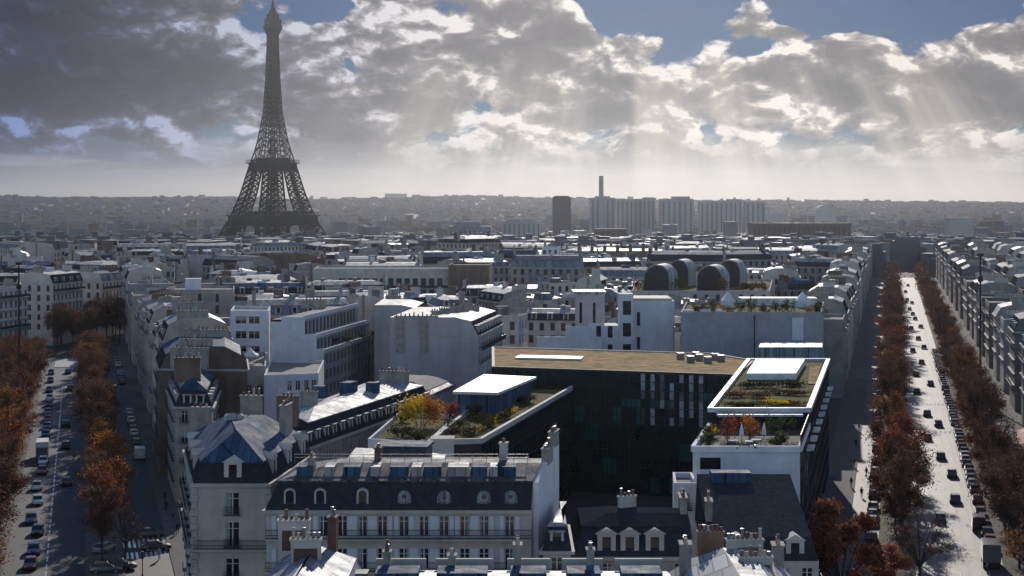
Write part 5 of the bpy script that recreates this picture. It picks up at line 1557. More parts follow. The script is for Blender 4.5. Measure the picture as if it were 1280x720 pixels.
# the mass of roofs beyond the named streets
ct = MB(); rr = random.Random(3)
for k in range(24000):
    Y = 1140 + 7400 * rr.random() ** 1.7
    X = rr.uniform(-.35, .35) * Y
    if Y < 1215 and -.248 * (Y + 16) < X < .217 * (Y + 40) + 90 and Y < 1150: continue
    if abs(X - .217 * (Y + 40)) < 21 and Y < 1260: continue
    if abs(X - xw(341, 1973)) < 105 and 1600 < Y < 2100: continue
    z = gz(X, Y); big = rr.random() < .03
    lx, ly, h = rr.uniform(7, 24), rr.uniform(8, 20), rr.uniform(11, 24) + (rr.uniform(5, 22) if big and Y > 2500 else 0)
    if Y > 4500: lx *= 1.3; h *= .55
    ct.obox((X, Y), rr.uniform(-.5, .5), lx, ly, z - 3, z + h, *((rr.choice((0, 0, 1, 2, 3, 4)), rr.choice((5, 5, 5, 6, 7, 7))) if Y < 3000 else (rr.choice((0, 0, 3)), rr.choice((5, 5, 0)))))
    if rr.random() < .35 and Y < 3500: ct.obox((X + rr.uniform(-4, 4), Y + rr.uniform(-3, 3)), rr.uniform(-.5, .5), lx * .3, ly * .3, z + h - .5, z + h + rr.uniform(1, 4), rr.choice((0, 1, 4)), 6)
tag(ct.obj('distant_rooftops', ['far_stone', 'far_stone', 'stone_grey', 'brick_brown', 'far_stone', 'far_roof', 'zinc', 'roof_dark']), 'mass of distant rooftops stretching to the hazy hills', 'rooftops', kind='stuff')
fo = MB()
for k in range(900):
    Y = 1250 + 7000 * rr.random() ** 1.4; X = rr.uniform(-.36, .36) * Y
    if rr.random() < .35: X = xw(rr.uniform(180, 480), 2000) * Y / 2000 if Y < 2400 else X
    z = gz(X, Y); r0 = rr.uniform(5, 12) * (1 + Y / 6000); n = 7
    ring0 = [(X + r0 * math.cos(6.283 * q / n) * rr.uniform(.8, 1.2), Y + r0 * math.sin(6.283 * q / n)) for q in range(n)]
    ring1 = [(X + (p[0] - X) * .75, Y + (p[1] - Y) * .75) for p in ring0]; hh = rr.uniform(9, 17)
    fo.ring(ring0, z - 2, ring0, z + hh * .6); fo.ring(ring0, z + hh * .6, ring1, z + hh); fo.poly([(*p, z + hh + rr.uniform(-1, 1)) for p in ring1])
tag(fo.obj('distant_woods', ['forest']), 'dark masses of trees among the distant roofs', 'woods', kind='stuff')


# ------------------------------------------------------------------ trees
def tree_proto(name, seed, h, rx, leaf, nleaf=1700, ls=.42, bare=.0, leaf2=None):
    r = random.Random(seed)
    root = thing(name, 'tree', 'tree')
    t = MB(); c = MB()
    th = h * .34
    t.tube((0, 0, -.1), (0, 0, th), .24, .18, 7)
    cz = h * .64; rz = h * .38
    cl = []
    for k in range(18):
        while True:
            u = Vector((r.uniform(-1, 1), r.uniform(-1, 1), r.uniform(-1, 1)))
            if .25 < u.length < 1: break
        p = Vector((u.x * rx * .8, u.y * rx * .8, cz + u.z * rz * .85)); cl.append((p, r.uniform(.7, 1.45)))
        a = Vector((0, 0, th * r.uniform(.75, 1.0))); mid = a.lerp(p, .5) + Vector((0, 0, r.uniform(.2, .8)))
        t.tube(a, mid, .10, .07, 5, caps=False); t.tube(mid, p, .07, .03, 4, caps=False)
        for q in range(16):
            d = Vector((r.gauss(0, 1), r.gauss(0, 1), r.gauss(.25, .9))) * r.uniform(.6, 1.1)
            t.tube(mid.lerp(p, r.uniform(.3, 1)), p + d, .035, .015, 3, caps=False)
    for k in range(int(nleaf * (1 - bare))):
        p, s = r.choice(cl)
        q = p + Vector((r.gauss(0, .62), r.gauss(0, .62), r.gauss(0, .5))) * s
        a = Vector((r.gauss(0, 1), r.gauss(0, 1), r.gauss(0, 1))).normalized(); b = a.cross(Vector((r.gauss(0, 1), r.gauss(0, 1), r.gauss(0, 1)))).normalized()
        l = ls * r.uniform(.55, 1.15)
        c.poly([q - a * l * .5, q + b * l * .36, q + a * l * .5, q - b * l * .36], 1 if leaf2 and r.random() < .3 else 0)
    t.obj('trunk', ['bark'], root); c.obj('crown', [LEAF[leaf], LEAF[leaf2 or leaf]], root)
    return root


PR = {'rust': [tree_proto('street_tree', 11 + k, 12.5 + k * .5, 5.2, 'rust', 4600, .32, leaf2='brown') for k in range(3)],
      'brown': [tree_proto('street_tree', 21 + k, 12 + k * .5, 5.1, 'brown', 4000, .31, leaf2='rust') for k in range(3)],
      'bare': [tree_proto('street_tree', 31 + k, 12, 5.0, 'brown', 900, .36, leaf2='rust') for k in range(2)],
      'russet': [tree_proto('street_tree', 41, 12.5, 4.8, 'russet', 5200, .31, leaf2='red'), tree_proto('street_tree', 44, 11.8, 4.5, 'russet', 4200, .31, leaf2='orange')],
      'bigred': [tree_proto('street_tree', 47, 14.0, 6.2, 'fire', 14000, .46, leaf2='russet')],
      'orange': [tree_proto('street_tree', 51, 10.5, 3.6, 'orange', 3600, .3, leaf2='gold')],
      'gold': [tree_proto('street_tree', 61, 12.5, 4.9, 'gold', 4400, .32, leaf2='rust')]}
USED = set(); TW = {'rust': 'rust brown', 'brown': 'dull brown', 'bare': 'nearly leafless', 'russet': 'reddish', 'bigred': 'reddish', 'orange': 'bright orange', 'gold': 'golden brown'}


def plant(kind, x, y, label, group, sc=1.0):
    p = RNG.choice(PR[kind])
    rz = RNG.uniform(0, 6.28); s = sc * RNG.uniform(.76, 1.14)
    if p not in USED:
        USED.add(p); p.location = (x, y, .1); p.rotation_euler = (0, 0, rz); p.scale = (s, s, s * RNG.uniform(.95, 1.08)); p['label'] = label; p['category'] = 'tree'
        if group: p['group'] = group
        return p
    o = dup(p, (x, y, .1), rz, (s, s, s * RNG.uniform(.95, 1.08)), label, group)
    if not group and 'group' in o: del o['group']
    return o


def tree_row(av, a0, a1, stp, d, kinds, phrase, group, skip=()):
    a = a0; k = 0
    while a < a1:
        if not any(s0 < a < s1 for s0, s1 in skip) and RNG.random() > .12:
            kd = RNG.choice(kinds) if RNG.random() > .12 else RNG.choice(('gold', 'russet', 'bare'))
            x, y = av.p(a + RNG.uniform(-1, 1), d + RNG.uniform(-1.1, 1.1))
            lab = f"{TW[kd]} street tree, {nth(k)} {phrase}" if k < 24 else f"small far tree of the row {phrase}"
            plant(kd, x, y, lab, group); k += 1
        a += stp


tree_row(KL, 296, 930, 8.8, -7.7, ['rust', 'rust', 'brown', 'russet'], 'in the row left of the sunlit roadway', 'trees left of the sunlit roadway', skip=((415, 428),))
tree_row(KL, 258, 930, 8.8, 9.2, ['brown', 'brown', 'rust', 'bare'], 'in the row right of the sunlit roadway', 'trees right of the sunlit roadway', skip=((468, 486),))
tree_row(IE, 262, 545, 8.4, 7.6, ['rust', 'russet', 'brown', 'rust'], 'in the strip between roadway and service lane at left', 'trees along the service lane of the left avenue', skip=((311, 324), (266, 274)))
tree_row(IE, 236, 545, 8.2, -9.2, ['rust', 'russet', 'rust'], 'in the row left of the car queue', 'trees left of the car queue')
tree_row(IE, 240, 545, 8.6, -15.0, ['rust', 'brown', 'russet'], 'in the outer row against the sunlit left facades', 'outer trees left of the car queue')
x, y = IE.p(318, 8.4); plant('orange', x, y, 'small bright orange tree standing out in the strip beside the service lane', None, 1.0)
x, y = IE.p(270, 7.0); plant('russet', x, y, 'big round reddish tree closest to the zebra crossing', None, 1.1)
x, y = IE.p(262, 10.0); plant('bare', x, y, 'thin tree with few yellow leaves beside the zebra crossing cars', None, .8)
x, y = KL.p(477, 9.6); plant('gold', x, y, 'golden brown tree standing out in the row right of the sunlit roadway', None, 1.1)
plant('bigred', xw(1052, 206), 206, 'big russet tree at the near end of the shaded pavement', None, .86)
plant('bigred', xw(1106, 216), 216, 'smaller reddish tree beside the big russet tree', None, .6)
x, y = at(1150, 740, .0); plant('bare', x, y, 'leafless tree with open dark branches beside the sunlit roadway', None, .95)
for k in range(44):
    a = RNG.uniform(600, 770); dd = RNG.uniform(-6, 18)
    x, y = IE.p(a, dd); plant(RNG.choice(('rust', 'russet', 'brown')), x, y, 'dark red tree in the clump closing off the left avenue', 'clump of dark red trees closing the left avenue', 1.15)
tl = MB()
for k in range(5200):
    a = rr.uniform(930, 1190); d = rr.choice((-7.7, 9.2)) + rr.gauss(0, 1.8); x, y = KL.p(a, d); z = min(11, max(3, rr.gauss(7, 2))); l = .55
    u = Vector((rr.gauss(0, 1), rr.gauss(0, 1), rr.gauss(0, 1))).normalized(); v = u.cross(Vector((rr.gauss(0, 1), 1, rr.gauss(0, 1)))).normalized(); q = Vector((x, y, z))
    tl.poly([q - u * l, q + v * l * .7, q + u * l, q - v * l * .7])
tag(tl.obj('far_treeline', [LEAF['brown']]), 'far end of the brown tree rows along the sunlit avenue', 'trees', kind='stuff')


def shrub(name, label, loc, rx, h, leaf, n=700, leaf2=None, group=None, ls=.3, flat=1.0, rz=0, ry=None):
    r = random.Random(int(loc[0] * 91 + loc[1] * 17)); root = thing(name, label, name.split('_')[-1], loc, 0, group)
    ry = rx if ry is None else ry
    t = MB(); c = MB(); x0, y0, z0 = loc; cc, ss = math.cos(rz), math.sin(rz)
    cl = []
    for k in range(9):
        u, v = r.uniform(-.75, .75), r.uniform(-.75, .75); p = Vector((x0 + cc * u * rx - ss * v * ry, y0 + ss * u * rx + cc * v * ry, z0 + h * r.uniform(.3, .8))); cl.append(p)
        t.tube((x0 + (p.x - x0) * .3, y0 + (p.y - y0) * .3, z0), p, .05, .02, 4)
    for k in range(n):
        p = r.choice(cl); g = Vector((r.gauss(0, 1), r.gauss(0, 1), 0)); q = p + Vector((cc * g.x * rx * .24 - ss * g.y * ry * .24, ss * g.x * rx * .24 + cc * g.y * ry * .24, r.gauss(0, h * .14)))
        if q.z < z0 + .05: q.z = z0 + .1
        a = Vector((r.gauss(0, 1), r.gauss(0, 1), r.gauss(0, 1))).normalized(); b = a.cross(Vector((r.gauss(0, 1), r.gauss(0, 1), r.gauss(0, 1)))).normalized(); l = ls * r.uniform(.6, 1.2)
        c.poly([q - a * l * .5, q + b * l * .4, q + a * l * .5, q - b * l * .4], 1 if leaf2 and q.x > x0 + rx * .15 and r.random() < .75 else 0)
    t.obj('stem', ['bark'], root); c.obj('foliage', [LEAF[leaf], LEAF[leaf2 or leaf]], root)
    return root


shrub('rooftop_tree', 'bright yellow bushy tree turning orange on the roof terrace left of the pavilion', (-13.3, 254, 17.1), 3.4, 4.6, 'yellow', 2600, 'orange', ls=.34)
shrub('rooftop_shrub', 'dull red shrub beside the yellow terrace tree', (-9.6, 258, 17.1), 1.7, 3.0, 'red', 500)
for i, (x, y, a) in enumerate(((-5.6, 240, 'first hedge clump from the corner pier along the dark glass wing'), (-3.2, 248, 'middle hedge clump along the dark glass wing'), (-.8, 258, 'hedge clump beside the pavilion on the dark glass wing'))):
    shrub('terrace_hedge', 'green and yellow ' + a, (x, y, 17.66), 4.6, 1.3, 'olive', 800, 'yellow', rz=R(77), ry=.8, ls=.26, group='hedge clumps on the dark glass wing')
for (x, y, lf, l2, rx, h, lb) in ((lF(222) + 1.6, 223, 'green', 'olive', 1.3, 1.8, 'dark green shrub at the near left corner of the office roof terrace'), (lF(230) + 1.0, 231, 'olive', 'yellow', 1.4, 1.6, 'olive shrub along the left parapet of the office roof terrace'),
                             (lF(228) + 3.6, 229, 'russet', 'red', 1.5, 3.2, 'russet little tree on the office roof terrace'), (lF(230) + 6.6, 231.5, 'orange', 'russet', 1.2, 3.0, 'orange little tree in the middle of the office roof terrace'),
                             (lF(230) + 10.4, 231, 'green', 'olive', 2.0, 3.2, 'large dark green shrub on the right of the office roof terrace'), (lF(222) + 10.8, 222.5, 'green', 'green', 1.5, 1.8, 'low green shrub at the near right corner of the office roof terrace'),
                             (lF(220) + 5.5, 220.5, 'olive', 'green', 2.6, .9, 'low planting behind the white front parapet of the office terrace')):
    shrub('terrace_shrub', lb, (x, y, 18.56), rx, h, lf, 620, l2, ls=.26)
for i, (Yh, f0, f1, lf, l2, h) in enumerate(((247, .12, .5, 'olive', 'green', .8), (249, .55, .9, 'yellow', 'olive', .6), (258, .1, .45, 'rust', 'olive', .9), (262, .45, .85, 'olive', 'rust', .8), (272, .15, .55, 'green', 'olive', 1.1), (274, .55, .9, 'olive', 'green', 1.0))):
    w_ = rF(Yh) - lF(Yh)
    shrub('roof_hedge', f'{("olive", "yellowish", "rusty", "brownish olive", "dark green", "broad green")[i]} planting strip, {nth(i)} from the front on the upper roof of the office wing', (lF(Yh) + w_ * (f0 + f1) / 2, Yh, ROOF - .24), w_ * (f1 - f0) * .62, h, lf, 900, l2, ls=.3, ry=1.6, group='planting strips on the office wing roof')
for i, (x, y, lf, l2, rx, h) in enumerate(((-7.6, 246, 'green', 'olive', 1.8, 1.6), (-4.6, 255, 'olive', 'green', 1.6, 1.2), (-8.2, 238, 'olive', 'rust', 1.4, 1.3), (-5.8, 259.5, 'green', 'olive', 1.5, 2.0), (2.4, 277, 'green', 'olive', 1.6, 1.6))):
    shrub('terrace_shrub', f'{("dark green round", "olive low", "brownish olive", "tall dark green", "dark green rear")[i]} shrub on the garden terrace of the low dark glass wing', (x, y, 17.66), rx, h, lf, 520, l2, ls=.28)
for i, (x, y, lf, rx) in enumerate(((-15.6, 243, 'green', 1.7), (-13.0, 239, 'olive', 1.4), (-16.4, 258, 'green', 1.6))):
    shrub('terrace_shrub', f'{("dark green", "olive", "rear dark green")[i]} shrub on the planted roof of the low white walled annex', (x, y, 17.08), rx, 1.4, lf, 460, 'olive', ls=.28)
zq = zat(394, Yq) + .08
for i, px in enumerate((872, 884, 893, 905, 925, 938, 955, 972, 988, 1015, 1022)):
    lf = ('olive', 'rust', 'olive', 'gold', 'green', 'olive', 'rust', 'olive', 'green', 'gold', 'green')[i]
    shrub('rooftop_shrub', f'{dict(olive="olive", rust="rusty", gold="golden", green="dark green")[lf]} shrub, {nth(i)} from the left along the edge of the wide garden-roofed wall', (xw(px, 403), 402.5 + (i % 3), zq), 1.3 + (i % 2) * .5, 2.2 + (i % 3) * .8, lf, 380, 'olive', ls=.34, group='shrubs on the wide garden roof')
zv = zat(366, Yv) + .08
for i, (px, Y_, lf, h) in enumerate(((800, 563, 'rust', 4), (850, 564, 'green', 5), (904, 563, 'gold', 5), (927, 570, 'rust', 3), (940, 570, 'olive', 3), (951, 566, 'rust', 3))):
    shrub('rooftop_shrub', f'{dict(olive="olive", rust="rusty", gold="golden", green="dark green")[lf]} bush, {nth(i)} from the left beside the four dark vaults', (xw(px, Y_), Y_, zv), 2.2, h, lf, 420, 'olive', ls=.5, group='bushes beside the four vaults')
shrub('rooftop_shrub', 'green and yellow shrub on the terrace in front of the rounded beige corner house', (xw(218, 470), 470, 18), 2.6, 2.4, 'olive', 500, 'yellow', ls=.4)
for i, px in enumerate((412, 428, 446, 458)):
    shrub('terrace_shrub', f'dark green shrub, {nth(i)} from the white stepped gable along its terraces', (xw(px, 400) + 1, 399 + i * 6, zat(437, 385) + .1), 1.4, 1.6, 'green', 260, 'olive', ls=.34, group='shrubs on the stepped terraces')


# ------------------------------------------------------------------ vehicles
def wheel_mesh(r=.33, w=.22):
    k = ('wheel', r)
    if k not in MC:
        m = MB(); n = 14
        for s in (-1, 1):
            m.poly([(s * w / 2, r * math.cos(6.2832 * i / n), r * math.sin(6.2832 * i / n)) for i in range(n)][::s])
        for i in range(n):
            a, b = 6.2832 * i / n, 6.2832 * (i + 1) / n
            m.poly([(-w / 2, r * math.cos(a), r * math.sin(a)), (w / 2, r * math.cos(a), r * math.sin(a)), (w / 2, r * math.cos(b), r * math.sin(b)), (-w / 2, r * math.cos(b), r * math.sin(b))])
        h = MB()
        for s in (-1, 1): h.poly([(s * (w / 2 + .004), r * .6 * math.cos(6.2832 * i / 10), r * .6 * math.sin(6.2832 * i / 10)) for i in range(10)][::s])
        MC[k] = (m.mesh('wheel', ['rubber']), h.mesh('rim', ['metal_grey']))
    return MC[k]


def loft(m, secs, mi=0):
    """secs: list of closed rings with equal counts."""
    n = len(secs[0]); b = len(m.v)
    for s in secs: m.v += [tuple(p) for p in s]
    for i in range(len(secs) - 1):
        for k in range(n):
            j = (k + 1) % n; m.f.append((b + i * n + k, b + i * n + j, b + (i + 1) * n + j, b + (i + 1) * n + k)); m.m.append(mi)
    m.f.append(tuple(b + n - 1 - k for k in range(n))); m.m.append(mi); m.f.append(tuple(b + (len(secs) - 1) * n + k for k in range(n))); m.m.append(mi)


def car_proto(paint, kind='car'):
    """Car along +Y (front at +Y), wheels on z=0."""
    root = thing('parked_car' if kind == 'car' else 'panel_van', 'car', 'car' if kind == 'car' else 'van')
    b = MB(); g = MB(); rf = MB()
    if kind == 'car':
        L, Wd = 4.25, 1.76
        def sec(y, z0, z1, w): return [(-w / 2 * .93, y, z0), (w / 2 * .93, y, z0), (w / 2, y, z0 + (z1 - z0) * .45), (w / 2 * .93, y, z1), (-w / 2 * .93, y, z1), (-w / 2, y, z0 + (z1 - z0) * .45)]
        loft(b, [sec(-2.12, .42, .78, 1.5), sec(-2.0, .28, .92, 1.68), sec(-1.3, .22, .97, Wd), sec(.6, .22, .96, Wd), sec(1.5, .24, .86, Wd * .98), sec(2.0, .3, .72, 1.6), sec(2.13, .4, .62, 1.42)])
        def gs(z, y0, y1, w): return [(-w / 2, y0, z), (w / 2, y0, z), (w / 2, y1, z), (-w / 2, y1, z)]
        loft(g, [gs(.93, -1.85, 1.05, 1.6), gs(1.38, -1.35, .35, 1.26)])
        loft(rf, [gs(1.382, -1.38, .38, 1.3), gs(1.45, -1.2, .18, 1.16)])
        for s in (-1, 1):
            for (y0, y1) in ((1.05, .35), (-1.85, -1.35), (-.35, -.42)): rf.tube((s * .805, y0, .93), (s * .645, y1, 1.385), .045, .04, 4)
        whl = ((-.8, 1.32), (.8, 1.32), (-.8, -1.28), (.8, -1.28)); lights = ((.58, 2.06, .62), (-.58, 2.06, .62)); tails = ((.6, -2.08, .74), (-.6, -2.08, .74))
    else:
        Wd = 2.0
        def sec(y, z0, z1, w): return [(-w / 2, y, z0), (w / 2, y, z0), (w / 2, y, z0 + (z1 - z0) * .5), (w / 2 * .92, y, z1), (-w / 2 * .92, y, z1), (-w / 2, y, z0 + (z1 - z0) * .5)]
        loft(b, [sec(-2.6, .35, 2.15, 1.9), sec(-2.5, .3, 2.25, Wd), sec(1.0, .3, 2.25, Wd), sec(1.25, .3, 2.1, Wd), sec(2.0, .32, 1.2, Wd), sec(2.45, .36, 1.05, 1.9), sec(2.55, .45, .9, 1.7)])
        g.poly([(-.85, 1.32, 2.04), (.85, 1.32, 2.04), (.86, 1.98, 1.26), (-.86, 1.98, 1.26)][::-1])
        for s in (-1, 1): g.poly([(s * 1.003, .4, 1.3), (s * 1.003, 1.5, 1.3), (s * .965, 1.2, 1.9), (s * .965, .4, 1.9)][::s])
        rf.box(-.7, -2.3, 2.252, .7, .7, 2.3)
        whl = ((-.88, 1.6), (.88, 1.6), (-.88, -1.6), (.88, -1.6)); lights = ((.66, 2.5, .8), (-.66, 2.5, .8)); tails = ((.8, -2.58, .9), (-.8, -2.58, .9))
    b.obj('body', ['paint_' + paint], root); g.obj('windows', ['glass'], root); rf.obj('roof', ['paint_' + paint], root)
    wm_, rm = wheel_mesh()
    for (x, y) in whl:
        o = put('wheel', wm_, root, (x, y, .33)); c = bpy.data.objects.new('rim', rm); COL.objects.link(c); c.parent = o
    for (nm, pts, m) in (('headlight', lights, 'light_clear'), ('taillight', tails, 'light_red')):
        for (x, y, z) in pts:
            q = MB(); q.box(x - .17, y - .08, z - .07, x + .17, y + .09, z + .07); q.obj(nm, [m], root)
    return root


CP = {p: car_proto(p) for p in ('black', 'grey', 'silver', 'white', 'blue', 'red')}
VP = {p: car_proto(p, 'van') for p in ('white', 'blue', 'black')}
CUSED = set()


def car(paint, x, y, rz, label, group=None, van=False, name=None):
    p = (VP if van else CP)[paint]
    if p in CUSED: o = dup(p, (x, y, .02), rz, None, label)
    else: CUSED.add(p); o = p; p.location = (x, y, .02); p.rotation_euler = (0, 0, rz); p['label'] = label
    if group: o['group'] = group
    elif 'group' in o: del o['group']
    if name: o.name = name
    return o


PAINTS = ['black', 'black', 'grey', 'grey', 'silver', 'white', 'blue', 'red']


def queue(av, lst, phrase, group, rev=False, vans=(), name=None, paints=PAINTS):
    """lst: (a, d) places, nearest first."""
    for k, (a, d) in enumerate(lst):
        pc = RNG.choice(paints); x, y = av.p(a, d); v = k in vans
        if v: pc = RNG.choice(('white', 'blue'))
        lab = f"{pc} {'van' if v else 'car'}, {nth(k)} {phrase}"
        car(pc, x, y, av.ang - math.pi / 2 + (math.pi if rev else 0) + R(RNG.uniform(-2, 2)), lab, group, v, name)


def rows_of(av, pts): return [av.loc(*at(px, py, 0)) for px, py in pts]


lst = []; a = 296
while a < 640:
    if RNG.random() < .9: lst.append((a, 5.6 + RNG.uniform(-.15, .15)))
    a += RNG.uniform(5.3, 6.0)
queue(KL, lst, 'in the line parked right of the sunlit roadway', 'cars parked right of the sunlit roadway')
lst = []; a = 300
while a < 560:
    if RNG.random() < .55: lst.append((a, -11.2))
    a += RNG.uniform(5.6, 7)
queue(KL, lst, 'parked in the shaded service lane beside the sunlit roadway trees', 'cars in the shaded service lane')
mv = [(1175, 652), (1194, 628), (1159, 550), (1173, 533), (1159, 520), (1145, 470), (1152, 455), (1141, 440), (1148, 425), (1139, 412), (1144, 400), (1137, 388), (1190, 596), (1176, 574), (1146, 492), (1163, 482), (1155, 436), (1151, 410), (1141, 394), (1134, 376), (1140, 380), (1132, 366), (1135, 358)]
queue(KL, rows_of(KL, mv), 'driving on the sunlit roadway counted from its near end', 'cars driving on the sunlit roadway', name='driving_car', paints=['black', 'black', 'grey', 'blue'])
a, d = KL.loc(*at(1223, 662, 0)); x, y = KL.p(a, d); car('black', x, y, KL.ang - math.pi / 2, 'dark van parked behind the box truck beside the sunlit roadway', None, True)
q = [(38, 710), (42, 692), (47, 668), (39, 653), (47, 630), (46, 612), (53, 592), (54, 580), (57, 546), (59, 536), (60, 527), (60, 518), (61, 508), (62, 500), (62, 490), (63, 478), (64, 468)]
queue(IE, rows_of(IE, q), 'in the queue left of the dashed line', 'cars queuing on the left avenue', name='queuing_car', rev=True)
queue(IE, rows_of(IE, [(83, 606), (82, 560), (82, 533), (88, 488), (85, 467)]), 'driving right of the dashed line on the left avenue', 'cars driving on the left avenue', name='driving_car')
queue(IE, [(IE.a_of_y(y), 15.1) for y in (334, 352, 359, 366, 373, 380, 388, 395, 403, 470, 477, 484, 492, 520, 528, 536)], 'parked along the stone facades of the left avenue', 'cars parked along the left avenue facades', vans=(0,))
for (px, py, rz, pc, lb) in ((186, 672, R(72), 'black', 'black car crossing the sunlit patch nearest the zebra stripes'), (195, 688, R(70), 'black', 'dark car waiting beside the other one on the sunlit patch by the crossing'), (151, 712, R(75), 'black', 'black car at the lower edge of the sunlit patch'), (132, 716, R(75), 'grey', 'grey car at the left tip of the sunlit patch'),
                         (130, 690, R(15), 'silver', 'silver car under the thin tree by the crossing')):
    x, y = at(px, py, 0); car(pc, x, y, -rz, lb)


def box_truck(x, y, rz, cab, boxm, label, L=5.6, roofm=None):
    root = thing('box_truck', label, 'truck', (0, 0, 0))
    b = MB(); b.box(-1.2, -L / 2, 1.0, 1.2, L / 2, 3.35); b.obj('cargo_box', [boxm], root)
    rb = MB(); rb.box(-1.12, -L / 2 + .1, 3.352, 1.12, L / 2 - .1, 3.4); rb.obj('box_roof', [roofm or boxm], root)
    c = MB(); y0 = L / 2 + .15
    def gs(y, z1, w=2.1): return [(-w / 2, y, .5), (w / 2, y, .5), (w / 2, y, z1), (-w / 2, y, z1)]
    loft(c, [gs(y0, 2.5), gs(y0 + .9, 2.5), gs(y0 + 1.45, 1.6), gs(y0 + 1.75, 1.45)]); c.obj('cab', ['paint_' + cab], root)
    g = MB(); g.poly([(-.95, y0 + .95, 2.43), (.95, y0 + .95, 2.43), (.95, y0 + 1.42, 1.68), (-.95, y0 + 1.42, 1.68)][::-1]); g.obj('windscreen', ['glass'], root)
    ch = MB(); ch.box(-.5, -L / 2 + .2, .55, .5, y0 + .2, .98); ch.obj('chassis', ['metal_dark'], root)
    wm_, rm = wheel_mesh(.45, .3)
    for (px, py) in ((-.95, y0 + .8), (.95, y0 + .8), (-.95, -L / 2 + 1.2), (.95, -L / 2 + 1.2)):
        o = put('wheel', wm_, root, (px, py, .45)); cc = bpy.data.objects.new('rim', rm); COL.objects.link(cc); cc.parent = o
    root.location = (x, y, .02); root.rotation_euler = (0, 0, rz)


x, y = at(53, 572, 0); box_truck(x, y, IE.ang + math.pi / 2, 'blue', 'paint_white', 'white box truck standing in the queue on the left avenue', 6.5, 'roof_membrane')
x, y = KL.p(KL.a_of_y(239), 4.9); box_truck(x, y, KL.ang - math.pi / 2, 'white', 'paint_grey', 'grey box truck with white cab parked at the near end of the sunlit roadway', 5.2)


# ------------------------------------------------------------------ people, posts, awning
def person_mesh(seed):
    r = random.Random(seed); m = MB()
    st = r.uniform(.18, .34); sw = r.uniform(-.05, .05)
    # one closed surface: torso rings carry the legs, arms and head as branches of a skinned skeleton
    V = [(0, 0, .92), (0, 0, 1.15), (0, .01, 1.40), (0, .02, 1.50), (0, .03, 1.60), (0, .03, 1.72), (.10, 0, .88), (.11, st * .6, .48), (.11, st * .35, .06), (.11, st * .35 + .16, .03),
         (-.10, 0, .88), (-.11, -st * .2, .48), (-.11, -st, .10), (-.11, -st + .14, .03), (.19, 0, 1.42), (.24, -st * .4, 1.14), (.22, -st * .1, .90), (.22, .02 - st * .1, .80), (-.19, 0, 1.42), (-.24, st * .4, 1.14), (-.22, st * .7, .92), (-.22, st * .8, .83)]
    E = [(0, 1), (1, 2), (2, 3), (3, 4), (4, 5), (0, 6), (6, 7), (7, 8), (8, 9), (0, 10), (10, 11), (11, 12), (12, 13), (2, 14), (14, 15), (15, 16), (16, 17), (2, 18), (18, 19), (19, 20), (20, 21)]
    RD = [.16, .15, .16, .06, .10, .085, .10, .07, .05, .045, .10, .07, .05, .045, .075, .055, .045, .04, .075, .055, .045, .04]
    me = bpy.data.meshes.new('skeleton'); me.from_pydata(V, E, []); me.update()
    o = bpy.data.objects.new('skeleton', me); COL.objects.link(o)
    o.modifiers.new('skin', 'SKIN'); o.modifiers.new('sub', 'SUBSURF').levels = 1
    for i, s in enumerate(o.data.skin_vertices[0].data): s.radius = (RD[i], RD[i]); s.use_root = i == 0
    dg = bpy.context.evaluated_depsgraph_get(); ev = o.evaluated_get(dg); out = bpy.data.meshes.new_from_object(ev); out.name = 'body'
    bpy.data.objects.remove(o)
    return out


def people():
    sk = [('cloth_dark', 'dark'), ('paint_blue', 'blue'), ('stone_grey', 'grey'), ('awning_red', 'red')]
    bodies = [person_mesh(5), person_mesh(9)]
    spots = [(1083, 596, 1), (1092, 612, 2), (1077, 622, 0), (1088, 640, 0), (1070, 560, 0), (1074, 540, 2), (1098, 570, 0), (1068, 585, 3), (1080, 655, 1), (1064, 610, 0), (1240, 590, 0), (1250, 606, 1), (1262, 622, 2), (222, 668, 0), (216, 652, 1), (208, 640, 0), (199, 700, 2)]
    for i, (px, py, c) in enumerate(spots):
        x, y = at(px, py, 0); z = .13 if KL.loc(x, y)[1] > -14.6 and False else .02
        z = .14 if (-20 < KL.loc(x, y)[1] < -14.6 or 15.4 < KL.loc(x, y)[1] < 20 or -10.2 < KL.loc(x, y)[1] < -5.2 or 6.6 < KL.loc(x, y)[1] < 11.6) or 16.2 < IE.loc(x, y)[1] < 19.6 else .02
        where = 'shaded pavement of the right avenue' if px < 1150 and px > 400 else 'sunlit pavement at far right' if px > 1150 else 'pavement by the corner mansion'
        r = thing('person', f'{nth(i)} pedestrian, in {sk[c][1]} clothes, on the {where}', 'person', (x, y, z), R(RNG.choice((10, 190)) + RNG.uniform(-20, 20)), 'pedestrians on the pavements')
        me = bodies[i % 2].copy(); me.materials.clear(); me.materials.append(MATS[sk[c][0]])
        o = bpy.data.objects.new('clothed_body', me); COL.objects.link(o); o.parent = r
        h = MB(); h.lathe(0, .03, [(.03, 1.5), (.085, 1.56), (.1, 1.64), (.09, 1.72), (.05, 1.77), (.01, 1.78)], 10); hm = h.mesh('hair', ['cloth_dark'])
        f = bpy.data.objects.new('hair', hm); COL.objects.link(f); f.parent = r; f.location = (0, -.012, .012)
        f = MB(); f.lathe(0, .055, [(.02, 1.51), (.075, 1.56), (.085, 1.64), (.06, 1.70), (.01, 1.72)], 10); fo_ = bpy.data.objects.new('face', f.mesh('face', ['skin'])); COL.objects.link(fo_); fo_.parent = r


people()


